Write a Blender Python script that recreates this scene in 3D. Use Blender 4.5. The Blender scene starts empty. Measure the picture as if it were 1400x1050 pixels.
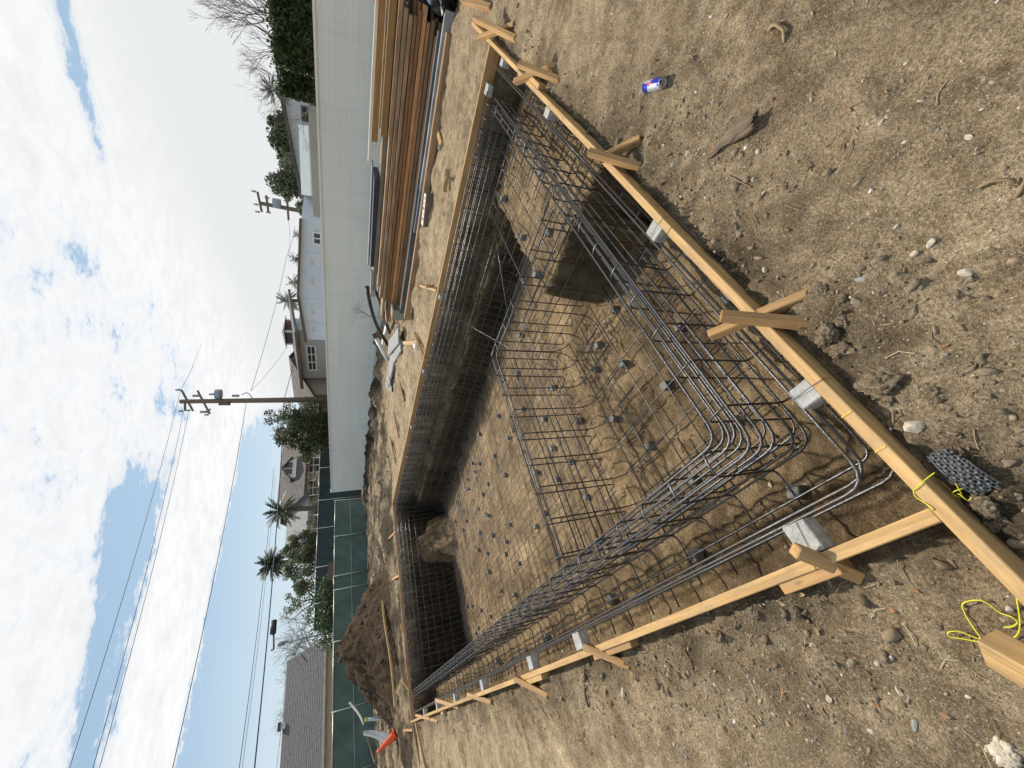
import bpy, bmesh, math, random
import numpy as np
from mathutils import Vector, Matrix

random.seed(7)
RNG = np.random.default_rng(11)
SC = bpy.context.scene
COL = SC.collection
PI = math.pi

# ------------------------------------------------------------------ camera
FPX, CX, CY = 530.0, 525.0, 700.0
EYE = Vector((0, 0, 1.6))
PITCH = math.atan(234 / FPX)
AZ = math.radians(40.8)
HD = Vector((math.sin(AZ), math.cos(AZ), 0))
RT = Vector((HD.y, -HD.x, 0))
FW = HD * math.cos(PITCH) - Vector((0, 0, 1)) * math.sin(PITCH)
UP = HD * math.sin(PITCH) + Vector((0, 0, 1)) * math.cos(PITCH)

def ray(px, py):
    return FW * FPX + RT * ((1050 - py) - CX) - UP * (px - CY)
def G(px, py, z=-0.09):
    d = ray(px, py); return EYE + d * ((z - EYE.z) / d.z)
def PX(px, py, x):
    d = ray(px, py); return EYE + d * (x / d.x)
def PY(px, py, y):
    d = ray(px, py); return EYE + d * (y / d.y)
def PD(px, py, dist):
    d = ray(px, py); return EYE + d * (dist / math.hypot(d.x, d.y))

cam = bpy.data.cameras.new('camera')
cam.sensor_fit = 'HORIZONTAL'; cam.sensor_width = 36.0; cam.lens = 36.0 * FPX / 1400
cam.clip_start = 0.02; cam.clip_end = 3000
camo = bpy.data.objects.new('camera', cam); COL.objects.link(camo)
R = Matrix((-UP, RT, -FW)).transposed()
camo.matrix_world = Matrix.Translation(EYE) @ R.to_4x4()
SC.camera = camo

# ------------------------------------------------------------------ node helpers
def new_mat(name):
    m = bpy.data.materials.new(name); m.use_nodes = True
    nt = m.node_tree; b = nt.nodes['Principled BSDF']
    return m, nt, b
def N(nt, t, **kw):
    n = nt.nodes.new(t)
    for k, v in kw.items():
        if k.startswith('i_'):
            n.inputs[k[2:].replace('_', ' ')].default_value = v
        else:
            setattr(n, k, v)
    return n
def L(nt, a, b): nt.links.new(a, b)
def math_n(nt, op, a, b=None, clamp=False):
    n = nt.nodes.new('ShaderNodeMath'); n.operation = op; n.use_clamp = clamp
    for i, v in enumerate((a, b)):
        if v is None: continue
        if isinstance(v, (int, float)): n.inputs[i].default_value = v
        else: nt.links.new(v, n.inputs[i])
    return n.outputs[0]
def mixc(nt, fac, a, b, blend='MIX'):
    n = nt.nodes.new('ShaderNodeMix'); n.data_type = 'RGBA'; n.blend_type = blend
    for s, v in ((n.inputs[0], fac), (n.inputs[6], a), (n.inputs[7], b)):
        if isinstance(v, (int, float)): s.default_value = v
        elif isinstance(v, tuple): s.default_value = (*v, 1) if len(v) == 3 else v
        else: nt.links.new(v, s)
    return n.outputs[2]
def ramp(nt, fac, stops):
    n = nt.nodes.new('ShaderNodeValToRGB'); e = n.color_ramp.elements
    while len(e) < len(stops): e.new(0.5)
    for el, (p, c) in zip(e, stops):
        el.position = p; el.color = (c, c, c, 1) if isinstance(c, (int, float)) else (*c, 1)
    nt.links.new(fac, n.inputs[0]); return n.outputs[0]
def noise(nt, vec, scale, detail=4, rough=0.55, dist=0.0):
    n = nt.nodes.new('ShaderNodeTexNoise'); n.inputs['Scale'].default_value = scale
    n.inputs['Detail'].default_value = detail; n.inputs['Roughness'].default_value = rough
    n.inputs['Distortion'].default_value = dist
    if vec is not None: nt.links.new(vec, n.inputs['Vector'])
    return n.outputs['Fac']
def objco(nt, scale=(1, 1, 1)):
    t = nt.nodes.new('ShaderNodeTexCoord'); m = nt.nodes.new('ShaderNodeMapping')
    m.inputs['Scale'].default_value = scale; nt.links.new(t.outputs['Object'], m.inputs['Vector'])
    return m.outputs['Vector']
def bump(nt, b, h, strength=0.4, dist=0.01):
    n = nt.nodes.new('ShaderNodeBump'); n.inputs['Strength'].default_value = strength
    n.inputs['Distance'].default_value = dist
    nt.links.new(h, n.inputs['Height']); nt.links.new(n.outputs[0], b.inputs['Normal'])

def simple(name, col, rough=0.6, metal=0.0, var=0.25, scale=6.0, bmp=0.15, stretch=(1, 1, 1), trans=0.0):
    m, nt, b = new_mat(name)
    co = objco(nt, stretch)
    n = noise(nt, co, scale, 5)
    dk = tuple(c * (1 - var) for c in col); lt = tuple(min(1, c * (1 + var)) for c in col)
    L(nt, ramp(nt, n, [(0.3, dk), (0.7, lt)]), b.inputs['Base Color'])
    b.inputs['Roughness'].default_value = rough; b.inputs['Metallic'].default_value = metal
    if bmp: bump(nt, b, noise(nt, co, scale * 5, 4), bmp, 0.01)
    return m

# ------------------------------------------------------------------ materials
def soil_material(name, use_tone=True, mul=1.0, tint=(1.02, 0.985, 0.915)):
    m, nt, b = new_mat(name)
    co = objco(nt)
    n1 = noise(nt, co, 1.1, 6, 0.6, 0.3); n2 = noise(nt, co, 9, 8, 0.7, 0.3); n3 = noise(nt, co, 95, 6, 0.75); n4 = noise(nt, co, 330, 3, 0.7)
    c = mixc(nt, ramp(nt, n1, [(0.30, 0.0), (0.70, 1.0)]), (0.098*mul, 0.074*mul, 0.049*mul), (0.220*mul, 0.175*mul, 0.122*mul))
    c = mixc(nt, ramp(nt, n2, [(0.40, 0.0), (0.64, 1.0)]), c, (0.272*mul, 0.222*mul, 0.160*mul))
    c = mixc(nt, ramp(nt, noise(nt, co, 3.3, 7, 0.7, 0.6), [(0.47, 0.0), (0.66, 0.72)]), c, (0.078*mul, 0.058*mul, 0.039*mul))
    g = ramp(nt, math_n(nt, 'ADD', math_n(nt, 'MULTIPLY', n3, 0.6), math_n(nt, 'MULTIPLY', n4, 0.4)), [(0.34, 0.18), (0.49, 1.0), (0.64, 2.05)])
    c = mixc(nt, 1.0, c, g, 'MULTIPLY')
    # grit and tiny pebbles
    for sc, thr, lt, pick in ((70, 0.20, 1.0, 0.80), (150, 0.24, 0.9, 0.70), (30, 0.10, 0.9, 0.86), (260, 0.25, 1.0, 0.72)):
        v = nt.nodes.new('ShaderNodeTexVoronoi'); v.inputs['Scale'].default_value = sc
        L(nt, co, v.inputs['Vector'])
        sep = nt.nodes.new('ShaderNodeSeparateColor'); L(nt, v.outputs['Color'], sep.inputs[0])
        msk = math_n(nt, 'MULTIPLY', math_n(nt, 'LESS_THAN', v.outputs['Distance'], math_n(nt, 'MULTIPLY', sep.outputs[0], thr * 2)), math_n(nt, 'GREATER_THAN', sep.outputs[1], pick))
        pc = mixc(nt, sep.outputs[2], (0.10*lt*mul, 0.085*lt*mul, 0.07*lt*mul), (0.46*lt*mul, 0.41*lt*mul, 0.33*lt*mul))
        c = mixc(nt, math_n(nt, 'MULTIPLY', msk, 0.8), c, pc)
    c = mixc(nt, 1.0, c, tint, 'MULTIPLY')
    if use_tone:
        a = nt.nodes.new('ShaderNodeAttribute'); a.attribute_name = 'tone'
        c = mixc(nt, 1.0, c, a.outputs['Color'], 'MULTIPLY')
    L(nt, c, b.inputs['Base Color']); b.inputs['Roughness'].default_value = 0.95
    b.inputs['Specular IOR Level'].default_value = 0.12
    h = math_n(nt, 'ADD', math_n(nt, 'MULTIPLY', n3, 0.55), math_n(nt, 'MULTIPLY', n4, 0.22))
    h = math_n(nt, 'ADD', h, math_n(nt, 'MULTIPLY', n2, 1.1))
    bump(nt, b, h, 1.0, 0.030)
    return m

def wood_material(name, light, dark, rough=0.7, grain=26, mid=0.5, knots=True, obj_var=0.25):
    m, nt, b = new_mat(name)
    oi = nt.nodes.new('ShaderNodeObjectInfo')
    t = nt.nodes.new('ShaderNodeTexCoord')
    off = nt.nodes.new('ShaderNodeVectorMath'); off.operation = 'ADD'
    sc = nt.nodes.new('ShaderNodeVectorMath'); sc.operation = 'SCALE'
    cx = nt.nodes.new('ShaderNodeCombineXYZ')
    for i in range(3): L(nt, oi.outputs['Random'], cx.inputs[i])
    L(nt, cx.outputs[0], sc.inputs[0]); sc.inputs['Scale'].default_value = 37.0
    L(nt, t.outputs['Object'], off.inputs[0]); L(nt, sc.outputs[0], off.inputs[1])
    mp = nt.nodes.new('ShaderNodeMapping'); mp.inputs['Scale'].default_value = (0.9, grain, grain)
    L(nt, off.outputs[0], mp.inputs['Vector'])
    mp2 = nt.nodes.new('ShaderNodeMapping'); mp2.inputs['Scale'].default_value = (1.3, 4, 4)
    L(nt, off.outputs[0], mp2.inputs['Vector'])
    g = noise(nt, mp.outputs[0], 2.2, 5, 0.6, 0.8); p = noise(nt, mp2.outputs[0], 1.6, 4)
    f = math_n(nt, 'ADD', math_n(nt, 'MULTIPLY', g, 0.65), math_n(nt, 'MULTIPLY', p, 0.35))
    c = ramp(nt, f, [(0.36, dark), (mid, tuple((a + d) / 2 for a, d in zip(light, dark))), (0.63, light)])
    if knots:
        v = nt.nodes.new('ShaderNodeTexVoronoi'); v.inputs['Scale'].default_value = 2.6
        mp3 = nt.nodes.new('ShaderNodeMapping'); mp3.inputs['Scale'].default_value = (1, 3, 3)
        L(nt, off.outputs[0], mp3.inputs['Vector']); L(nt, mp3.outputs[0], v.inputs['Vector'])
        c = mixc(nt, ramp(nt, v.outputs['Distance'], [(0.03, 0.85), (0.09, 0.0)]), c, tuple(x * 0.35 for x in dark))
    # dusty smears
    d = noise(nt, mp2.outputs[0], 5, 6, 0.7)
    c = mixc(nt, ramp(nt, d, [(0.46, 0.0), (0.74, 0.62)]), c, (0.24, 0.185, 0.12))
    br = math_n(nt, 'ADD', math_n(nt, 'MULTIPLY', oi.outputs['Random'], obj_var * 2), 1 - obj_var)
    cb = nt.nodes.new('ShaderNodeCombineColor')
    for i in range(3): L(nt, br, cb.inputs[i])
    c = mixc(nt, 1.0, c, cb.outputs[0], 'MULTIPLY')
    L(nt, c, b.inputs['Base Color']); b.inputs['Roughness'].default_value = rough
    b.inputs['Specular IOR Level'].default_value = 0.25
    bump(nt, b, math_n(nt, 'ADD', g, math_n(nt, 'MULTIPLY', d, 0.6)), 0.4, 0.005)
    return m

M = {}
M['soil'] = soil_material('soil', True, 1.52)
M['pile'] = soil_material('pile_soil', False, 0.30, (1.15, 0.95, 0.78))
M['pine'] = wood_material('pine_lumber', (0.60, 0.385, 0.165), (0.37, 0.215, 0.085), 0.65, 24, 0.5, True, 0.10)
M['stake'] = wood_material('stake_wood', (0.52, 0.31, 0.13), (0.33, 0.18, 0.07), 0.65, 24, 0.5, True, 0.12)
M['oldwood'] = wood_material('weathered_lumber', (0.46, 0.30, 0.175), (0.19, 0.105, 0.052), 0.8, 22, 0.5, True, 0.38)
M['redwood'] = wood_material('reddish_lumber', (0.58, 0.285, 0.12), (0.27, 0.12, 0.05), 0.75, 22, 0.5, True, 0.35)
M['greywood'] = wood_material('grey_lumber', (0.30, 0.26, 0.21), (0.14, 0.115, 0.09), 0.85, 30, 0.5, True, 0.2)
M['yellow_beam'] = wood_material('yellow_beam', (0.40, 0.23, 0.075), (0.24, 0.12, 0.04), 0.6, 20, 0.5, False, 0.1)
M['bark'] = wood_material('bark', (0.17, 0.125, 0.09), (0.06, 0.045, 0.032), 0.9, 18, 0.5, False, 0.2)
M['palmbark'] = simple('palm_bark', (0.13, 0.10, 0.075), 0.9, 0, 0.4, 8)
M['polewood'] = wood_material('pole_wood', (0.20, 0.16, 0.125), (0.11, 0.085, 0.065), 0.85, 14, 0.5, False, 0.1)

def rebar_mat():
    m, nt, b = new_mat('rebar_steel')
    co = objco(nt); n = noise(nt, co, 5, 6, 0.65); n2 = noise(nt, co, 60, 4)
    f = math_n(nt, 'ADD', n, math_n(nt, 'MULTIPLY', n2, 0.25))
    L(nt, ramp(nt, f, [(0.45, (0.125, 0.132, 0.145)), (0.70, (0.075, 0.072, 0.07)), (0.79, (0.10, 0.055, 0.028)), (0.93, (0.24, 0.12, 0.04))]), b.inputs['Base Color'])
    L(nt, ramp(nt, f, [(0.55, 0.65), (0.80, 0.1)]), b.inputs['Metallic'])
    b.inputs['Roughness'].default_value = 0.33
    # rolled ribs along the bar
    bump(nt, b, noise(nt, co, 140, 3), 0.5, 0.003)
    return m
M['rebar'] = rebar_mat()
M['concrete'] = simple('concrete', (0.38, 0.375, 0.35), 0.9, 0, 0.34, 22, 0.5)
M['dobie'] = simple('spacer_concrete', (0.185, 0.18, 0.165), 0.9, 0, 0.3, 12, 0.4)
M['cmu'] = simple('block_concrete', (0.27, 0.25, 0.22), 0.95, 0, 0.2, 30, 0.5)
M['wire'] = simple('tie_wire', (0.05, 0.045, 0.04), 0.5, 0.6, 0.2, 5, 0)
M['vinyl'] = simple('vinyl_siding', (0.75, 0.755, 0.69), 0.55, 0, 0.05, 0.6, 0.04, (1, 0.35, 5))
def wall_stain():
    m = M['vinyl']; nt = m.node_tree; b = nt.nodes['Principled BSDF']; src = b.inputs['Base Color'].links[0].from_socket
    co = objco(nt, (1, 0.8, 0.5)); sp = nt.nodes.new('ShaderNodeSeparateXYZ'); tcn = nt.nodes.new('ShaderNodeTexCoord'); L(nt, tcn.outputs['Object'], sp.inputs[0])
    n = noise(nt, co, 2.5, 7, 0.7)
    low = ramp(nt, math_n(nt, 'ADD', sp.outputs['Z'], math_n(nt, 'MULTIPLY', n, 0.7)), [(0.55, 0.75), (0.95, 0.0)])
    c = mixc(nt, math_n(nt, 'MULTIPLY', low, 0.55), src, (0.34, 0.30, 0.23))
    st = ramp(nt, noise(nt, objco(nt, (1, 2.2, 0.12)), 1.6, 6, 0.7), [(0.5, 0.0), (0.78, 0.30)])
    c = mixc(nt, st, c, (0.52, 0.52, 0.46)); L(nt, c, b.inputs['Base Color'])
wall_stain()
M['curb'] = simple('wall_footing', (0.62, 0.64, 0.60), 0.9, 0, 0.08, 3, 0.3)
M['pvc'] = simple('pvc_pipe', (0.72, 0.70, 0.63), 0.4, 0, 0.1, 4, 0)
M['pvc_end'] = simple('pipe_end', (0.10, 0.055, 0.04), 0.8)
M['black'] = simple('black_plastic', (0.016, 0.017, 0.02), 0.45, 0, 0.3, 8, 0.1)
M['navy'] = simple('navy_panel', (0.014, 0.018, 0.032), 0.35, 0, 0.3, 3, 0.05)
M['slate'] = simple('slate_board', (0.12, 0.15, 0.19), 0.5, 0, 0.2, 3, 0.05)
M['steel'] = simple('grey_steel', (0.085, 0.09, 0.092), 0.8, 0.0, 0.25, 4, 0.1)
M['palegrey'] = simple('pale_board', (0.30, 0.295, 0.285), 0.9, 0, 0.3, 5, 0.1)
M['green'] = simple('green_screen', (0.092, 0.145, 0.125), 0.75, 0, 0.22, 1.2, 0.3, (1, 1, 0.6))
M['teal'] = simple('dark_teal_screen', (0.032, 0.060, 0.070), 0.7, 0, 0.2, 0.8, 0.15)
M['galv'] = simple('galvanised_pipe', (0.46, 0.50, 0.49), 0.45, 0.5, 0.15, 3, 0)
M['orange'] = simple('orange_plastic', (0.80, 0.10, 0.02), 0.45, 0, 0.15, 4, 0)
M['red'] = simple('red_plastic', (0.62, 0.03, 0.035), 0.4, 0, 0.15, 4, 0)
M['bag'] = simple('white_bag', (0.75, 0.75, 0.74), 0.5, 0, 0.08, 6, 0.3)
M['yellow'] = simple('yellow_twine', (0.70, 0.66, 0.03), 0.6, 0, 0.15, 60, 0.3)
M['ypaint'] = simple('yellow_mark', (0.66, 0.42, 0.08), 0.7, 0, 0.15, 60, 0)
M['rock'] = simple('stone', (0.46, 0.40, 0.31), 0.9, 0, 0.28, 40, 0.06)
M['darkrock'] = simple('grey_stone', (0.27, 0.27, 0.255), 0.85, 0, 0.3, 40, 0.06)
M['clod'] = soil_material('clod_soil', False, 1.5)
M['chunk'] = wood_material('rotten_wood', (0.23, 0.175, 0.12), (0.07, 0.05, 0.036), 0.95, 26, 0.5, False, 0.05)
M['root'] = wood_material('dry_root', (0.34, 0.25, 0.15), (0.16, 0.11, 0.065), 0.9, 12, 0.5, False, 0.2)
M['stucco_tan'] = simple('tan_stucco', (0.50, 0.44, 0.34), 0.9, 0, 0.08, 2, 0.1)
M['stucco_white'] = simple('white_stucco', (0.64, 0.65, 0.69), 0.9, 0, 0.06, 1, 0.1)
M['awning'] = simple('pale_metal_roof', (0.22, 0.26, 0.285), 0.8, 0.0, 0.06, 1, 0.1)
M['trim'] = simple('white_trim', (0.78, 0.78, 0.76), 0.5, 0, 0.04, 2, 0)
M['fascia'] = simple('brown_fascia', (0.12, 0.09, 0.075), 0.8, 0, 0.2, 2, 0.1)
M['glass'] = simple('window_glass', (0.05, 0.06, 0.065), 0.08, 0, 0.3, 1, 0)
M['wrapred'] = simple('red_print', (0.64, 0.50, 0.56), 0.6, 0, 0.1, 2, 0)
M['purple'] = simple('purple_print', (0.14, 0.10, 0.30), 0.6, 0, 0.3, 60, 0)
M['paper'] = simple('paper_bag', (0.70, 0.67, 0.60), 0.8, 0, 0.1, 8, 0.2)
M['transformer'] = simple('transformer_grey', (0.30, 0.34, 0.40), 0.5, 0.2, 0.1, 3, 0)
M['cable'] = simple('cable_black', (0.035, 0.04, 0.06), 0.6, 0, 0.2, 2, 0)
M['tank'] = simple('pale_blue_tower', (0.42, 0.53, 0.60), 0.7, 0, 0.1, 1, 0.05)
M['leafdry'] = simple('dry_leaf', (0.30, 0.16, 0.07), 0.8, 0, 0.4, 20, 0.2)
M['sandpatch'] = simple('sandy_fines', (0.45, 0.36, 0.24), 0.95, 0, 0.2, 9, 0.4)

def shingle_mat(name, a, bcol, su=6.0, sv=3.0):
    m, nt, b = new_mat(name)
    co = objco(nt)
    br = nt.nodes.new('ShaderNodeTexNoise'); br.inputs['Scale'].default_value = 3; br.inputs['Detail'].default_value = 6
    L(nt, co, br.inputs['Vector'])
    mp = nt.nodes.new('ShaderNodeMapping'); mp.inputs['Scale'].default_value = (su, su, 14)
    L(nt, co, mp.inputs['Vector'])
    v = nt.nodes.new('ShaderNodeTexVoronoi'); v.inputs['Scale'].default_value = 1.0; L(nt, mp.outputs[0], v.inputs['Vector'])
    sep = nt.nodes.new('ShaderNodeSeparateColor'); L(nt, v.outputs['Color'], sep.inputs[0])
    f = math_n(nt, 'ADD', math_n(nt, 'MULTIPLY', sep.outputs[0], 0.6), math_n(nt, 'MULTIPLY', br.outputs['Fac'], 0.5))
    L(nt, ramp(nt, f, [(0.2, a), (0.8, bcol)]), b.inputs['Base Color']); b.inputs['Roughness'].default_value = 0.9
    w = nt.nodes.new('ShaderNodeTexWave'); w.wave_type = 'BANDS'; w.bands_direction = 'Z'; w.inputs['Scale'].default_value = 2.2
    L(nt, co, w.inputs['Vector']); bump(nt, b, w.outputs['Fac'], 0.6, 0.05)
    return m
M['shingle_grey'] = shingle_mat('grey_shingles', (0.068, 0.064, 0.064), (0.125, 0.117, 0.116))
M['shingle_brown'] = shingle_mat('brown_shingles', (0.065, 0.055, 0.05), (0.14, 0.12, 0.108), 3)

def siding_mat(name, col, period):
    m, nt, b = new_mat(name)
    co = objco(nt)
    w = nt.nodes.new('ShaderNodeTexWave'); w.wave_type = 'BANDS'; w.bands_direction = 'Z'; w.wave_profile = 'SAW'
    w.inputs['Scale'].default_value = 0.314 / period * 1.0
    L(nt, co, w.inputs['Vector'])
    n = noise(nt, co, 0.7, 3)
    c = ramp(nt, n, [(0.3, tuple(x * 0.95 for x in col)), (0.7, col)])
    c = mixc(nt, ramp(nt, w.outputs['Fac'], [(0.0, 0.35), (0.10, 0.0)]), c, tuple(x * 0.6 for x in col))
    L(nt, c, b.inputs['Base Color']); b.inputs['Roughness'].default_value = 0.6
    bump(nt, b, w.outputs['Fac'], 0.4, 0.01)
    return m
M['siding'] = siding_mat('grey_siding', (0.42, 0.41, 0.39), 0.18)
M['siding_tan'] = siding_mat('tan_siding', (0.40, 0.36, 0.30), 0.18)
M['wrap'] = simple('house_wrap', (0.60, 0.68, 0.76), 0.55, 0, 0.07, 0.6, 0.1)

def foliage_mat(name, a, bcol, trans=0.25):
    m, nt, b = new_mat(name)
    at = nt.nodes.new('ShaderNodeAttribute'); at.attribute_name = 'tone'
    sep = nt.nodes.new('ShaderNodeSeparateColor'); L(nt, at.outputs['Color'], sep.inputs[0])
    c = mixc(nt, sep.outputs[0], a, bcol)
    L(nt, c, b.inputs['Base Color']); b.inputs['Roughness'].default_value = 0.55
    tr = nt.nodes.new('ShaderNodeBsdfTranslucent'); L(nt, c, tr.inputs['Color'])
    ms = nt.nodes.new('ShaderNodeMixShader'); ms.inputs[0].default_value = trans
    out = nt.nodes['Material Output']
    L(nt, b.outputs[0], ms.inputs[1]); L(nt, tr.outputs[0], ms.inputs[2]); L(nt, ms.outputs[0], out.inputs['Surface'])
    return m
M['hedge'] = foliage_mat('hedge_leaves', (0.022, 0.042, 0.018), (0.085, 0.11, 0.035))  # hedge green lifted a little to suggest haze
M['tree'] = foliage_mat('dark_leaves', (0.038, 0.06, 0.028), (0.12, 0.145, 0.065))  # dark and olive greens lightened to stand in for distance haze
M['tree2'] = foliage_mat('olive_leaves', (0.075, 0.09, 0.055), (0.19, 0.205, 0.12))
M['tree3'] = foliage_mat('hazy_leaves', (0.11, 0.14, 0.09), (0.24, 0.27, 0.17))  # distance haze mixed into the leaf colour
M['ivy'] = foliage_mat('ivy_leaves', (0.03, 0.06, 0.02), (0.13, 0.19, 0.06))
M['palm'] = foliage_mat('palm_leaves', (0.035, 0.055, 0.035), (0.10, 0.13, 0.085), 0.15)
M['palmfar'] = foliage_mat('far_palm_leaves', (0.14, 0.18, 0.17), (0.22, 0.26, 0.24), 0.15)  # paler copy of the palm green, haze put into its colour
M['twig'] = simple('bare_twigs', (0.17, 0.15, 0.145), 0.9, 0, 0.25, 3, 0)
M['twigfar'] = simple('far_twigs', (0.22, 0.22, 0.24), 0.9, 0, 0.2, 3, 0)

# ------------------------------------------------------------------ object helpers
def tag(o, label=None, cat=None, group=None, kind=None):
    if label: o['label'] = label
    if cat: o['category'] = cat
    if group: o['group'] = group
    if kind: o['kind'] = kind
    return o
def thing(name, label, cat, loc=(0, 0, 0), group=None, rotz=0.0):
    o = bpy.data.objects.new(name, None); COL.objects.link(o); o.empty_display_size = 0.1
    o.location = loc; o.rotation_euler.z = rotz
    return tag(o, label, cat, group)
def link(name, me, mat, parent=None, loc=None):
    o = bpy.data.objects.new(name, me); COL.objects.link(o)
    if mat is not None: me.materials.append(mat)
    if loc is not None: o.location = loc
    if parent is not None: o.parent = parent
    return o
def mesh(name, verts, faces, mat, parent=None, loc=None, smooth=False, wp=True):
    """verts in world space; the object's origin goes to loc (or the parent's)."""
    off = Vector((0, 0, 0))
    if parent is not None and wp:
        q = parent
        while q is not None: off += q.location; q = q.parent
    o_loc = None
    if loc is not None:
        o_loc = Vector(loc) - off; off = Vector(loc)
    me = bpy.data.meshes.new(name)
    me.from_pydata([tuple(Vector(v) - off) for v in verts], [], faces); me.update()
    if smooth: me.polygons.foreach_set('use_smooth', [True] * len(me.polygons))
    return link(name, me, mat, parent, o_loc)

def box_vf(x0, x1, y0, y1, z0, z1):
    v = [(x0, y0, z0), (x1, y0, z0), (x1, y1, z0), (x0, y1, z0), (x0, y0, z1), (x1, y0, z1), (x1, y1, z1), (x0, y1, z1)]
    f = [(0, 3, 2, 1), (4, 5, 6, 7), (0, 1, 5, 4), (1, 2, 6, 5), (2, 3, 7, 6), (3, 0, 4, 7)]
    return v, f
def join_vf(parts):
    V, F = [], []
    for v, f in parts:
        n = len(V); V += list(v); F += [tuple(i + n for i in q) for q in f]
    return V, F
def bevel_me(me, w):
    bm = bmesh.new(); bm.from_mesh(me)
    bmesh.ops.bevel(bm, geom=list(bm.edges), offset=w, segments=1, affect='EDGES', profile=0.5)
    bm.to_mesh(me); bm.free(); me.update()
def beam(name, p0, p1, w, h, mat, parent=None, up=(0, 0, 1), bev=0.003, warp=0.0, roll=0.0, cut=None):
    """A bar of section w (sideways) x h (along up) from p0 to p1; local X runs along it."""
    p0, p1 = Vector(p0), Vector(p1); d = p1 - p0; ln = d.length; x = d.normalized()
    u = Vector(up); y = u.cross(x)
    if y.length < 1e-4: y = Vector((0, 1, 0)).cross(x)
    y.normalize(); z = x.cross(y)
    if roll:
        rm = Matrix.Rotation(roll, 3, x); y = rm @ y; z = rm @ z
    nseg = max(1, int(ln / 0.4)) if warp else 1
    V, F = [], []
    for i in range(nseg + 1):
        t = i / nseg; xx = t * ln
        a = math.sin(t * PI) * warp; c = math.sin(t * 2.3 * PI) * warp * 0.4
        for sy, sz in ((-1, -1), (1, -1), (1, 1), (-1, 1)):
            ex = 0
            if cut and i == nseg: ex = cut * sy * w / 2
            V.append((xx + ex, sy * w / 2 + a, sz * h / 2 + c))
    for i in range(nseg):
        b = i * 4
        for k in range(4): F.append((b + k, b + (k + 1) % 4, b + 4 + (k + 1) % 4, b + 4 + k))
    F.append((3, 2, 1, 0)); e = nseg * 4; F.append((e, e + 1, e + 2, e + 3))
    me = bpy.data.meshes.new(name); me.from_pydata(V, [], F); me.update()
    if bev: 
        bm = bmesh.new(); bm.from_mesh(me); bm.normal_update()
        ed = [e for e in bm.edges if len(e.link_faces) == 2 and e.calc_face_angle() > 0.7]
        bmesh.ops.bevel(bm, geom=ed, offset=bev, segments=1, affect='EDGES', profile=0.5)
        bm.to_mesh(me); bm.free()
    o = bpy.data.objects.new(name, me); COL.objects.link(o); me.materials.append(mat)
    mw = Matrix((x, y, z)).transposed().to_4x4(); mw.translation = p0
    if parent is not None:
        off = Vector((0, 0, 0)); q = parent
        while q is not None: off += q.location; q = q.parent
        mw.translation = p0 - off; o.parent = parent
    o.matrix_local = mw if parent is not None else mw
    return o

def fillet(pts, rad, n=5):
    pts = [Vector(p) for p in pts]; out = [pts[0]]
    for i in range(1, len(pts) - 1):
        a, b, c = pts[i - 1], pts[i], pts[i + 1]
        r = rad[i] if isinstance(rad, (list, tuple)) else rad
        d1 = (a - b); d2 = (c - b)
        r = min(r, d1.length * 0.49, d2.length * 0.49)
        p, q = b + d1.normalized() * r, b + d2.normalized() * r
        for k in range(n + 1):
            t = k / n
            out.append(p * (1 - t) ** 2 + b * 2 * t * (1 - t) + q * t * t)
    out.append(pts[-1]); return out
def tube_vf(path, r, sides=6, caps=True):
    path = [Vector(p) for p in path]; n = len(path); V, F = [], []
    rs = r if isinstance(r, (list, tuple)) else [r] * n
    t0 = (path[1] - path[0]).normalized()
    u = t0.orthogonal().normalized()
    for i in range(n):
        t = (path[min(i + 1, n - 1)] - path[max(i - 1, 0)])
        t = t.normalized() if t.length > 1e-9 else t0
        u = (u - t * u.dot(t)); u = u.normalized() if u.length > 1e-6 else t.orthogonal().normalized()
        w = t.cross(u)
        for k in range(sides):
            a = 2 * PI * k / sides
            V.append(path[i] + (u * math.cos(a) + w * math.sin(a)) * rs[i])
    for i in range(n - 1):
        for k in range(sides):
            b = i * sides; k2 = (k + 1) % sides
            F.append((b + k, b + k2, b + sides + k2, b + sides + k))
    if caps:
        F.append(tuple(range(sides - 1, -1, -1))); F.append(tuple((n - 1) * sides + k for k in range(sides)))
    return V, F
def tube(name, path, r, mat, parent=None, sides=6, loc=None):
    v, f = tube_vf(path, r, sides)
    return mesh(name, v, f, mat, parent, loc, smooth=True)
def jig(pts, a):
    return [Vector(p) + Vector((random.uniform(-a, a), random.uniform(-a, a), random.uniform(-a, a) * 0.6)) for p in pts]
def resample(path, step):
    path = [Vector(p) for p in path]; out = []
    for a, b in zip(path[:-1], path[1:]):
        n = max(1, int((b - a).length / step))
        for k in range(n): out.append(a.lerp(b, k / n))
    out.append(path[-1]); return out
def copy_tree(o, parent=None):
    c = o.copy(); COL.objects.link(c)
    if parent is not None: c.parent = parent
    for ch in list(o.children): copy_tree(ch, c)
    return c

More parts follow.
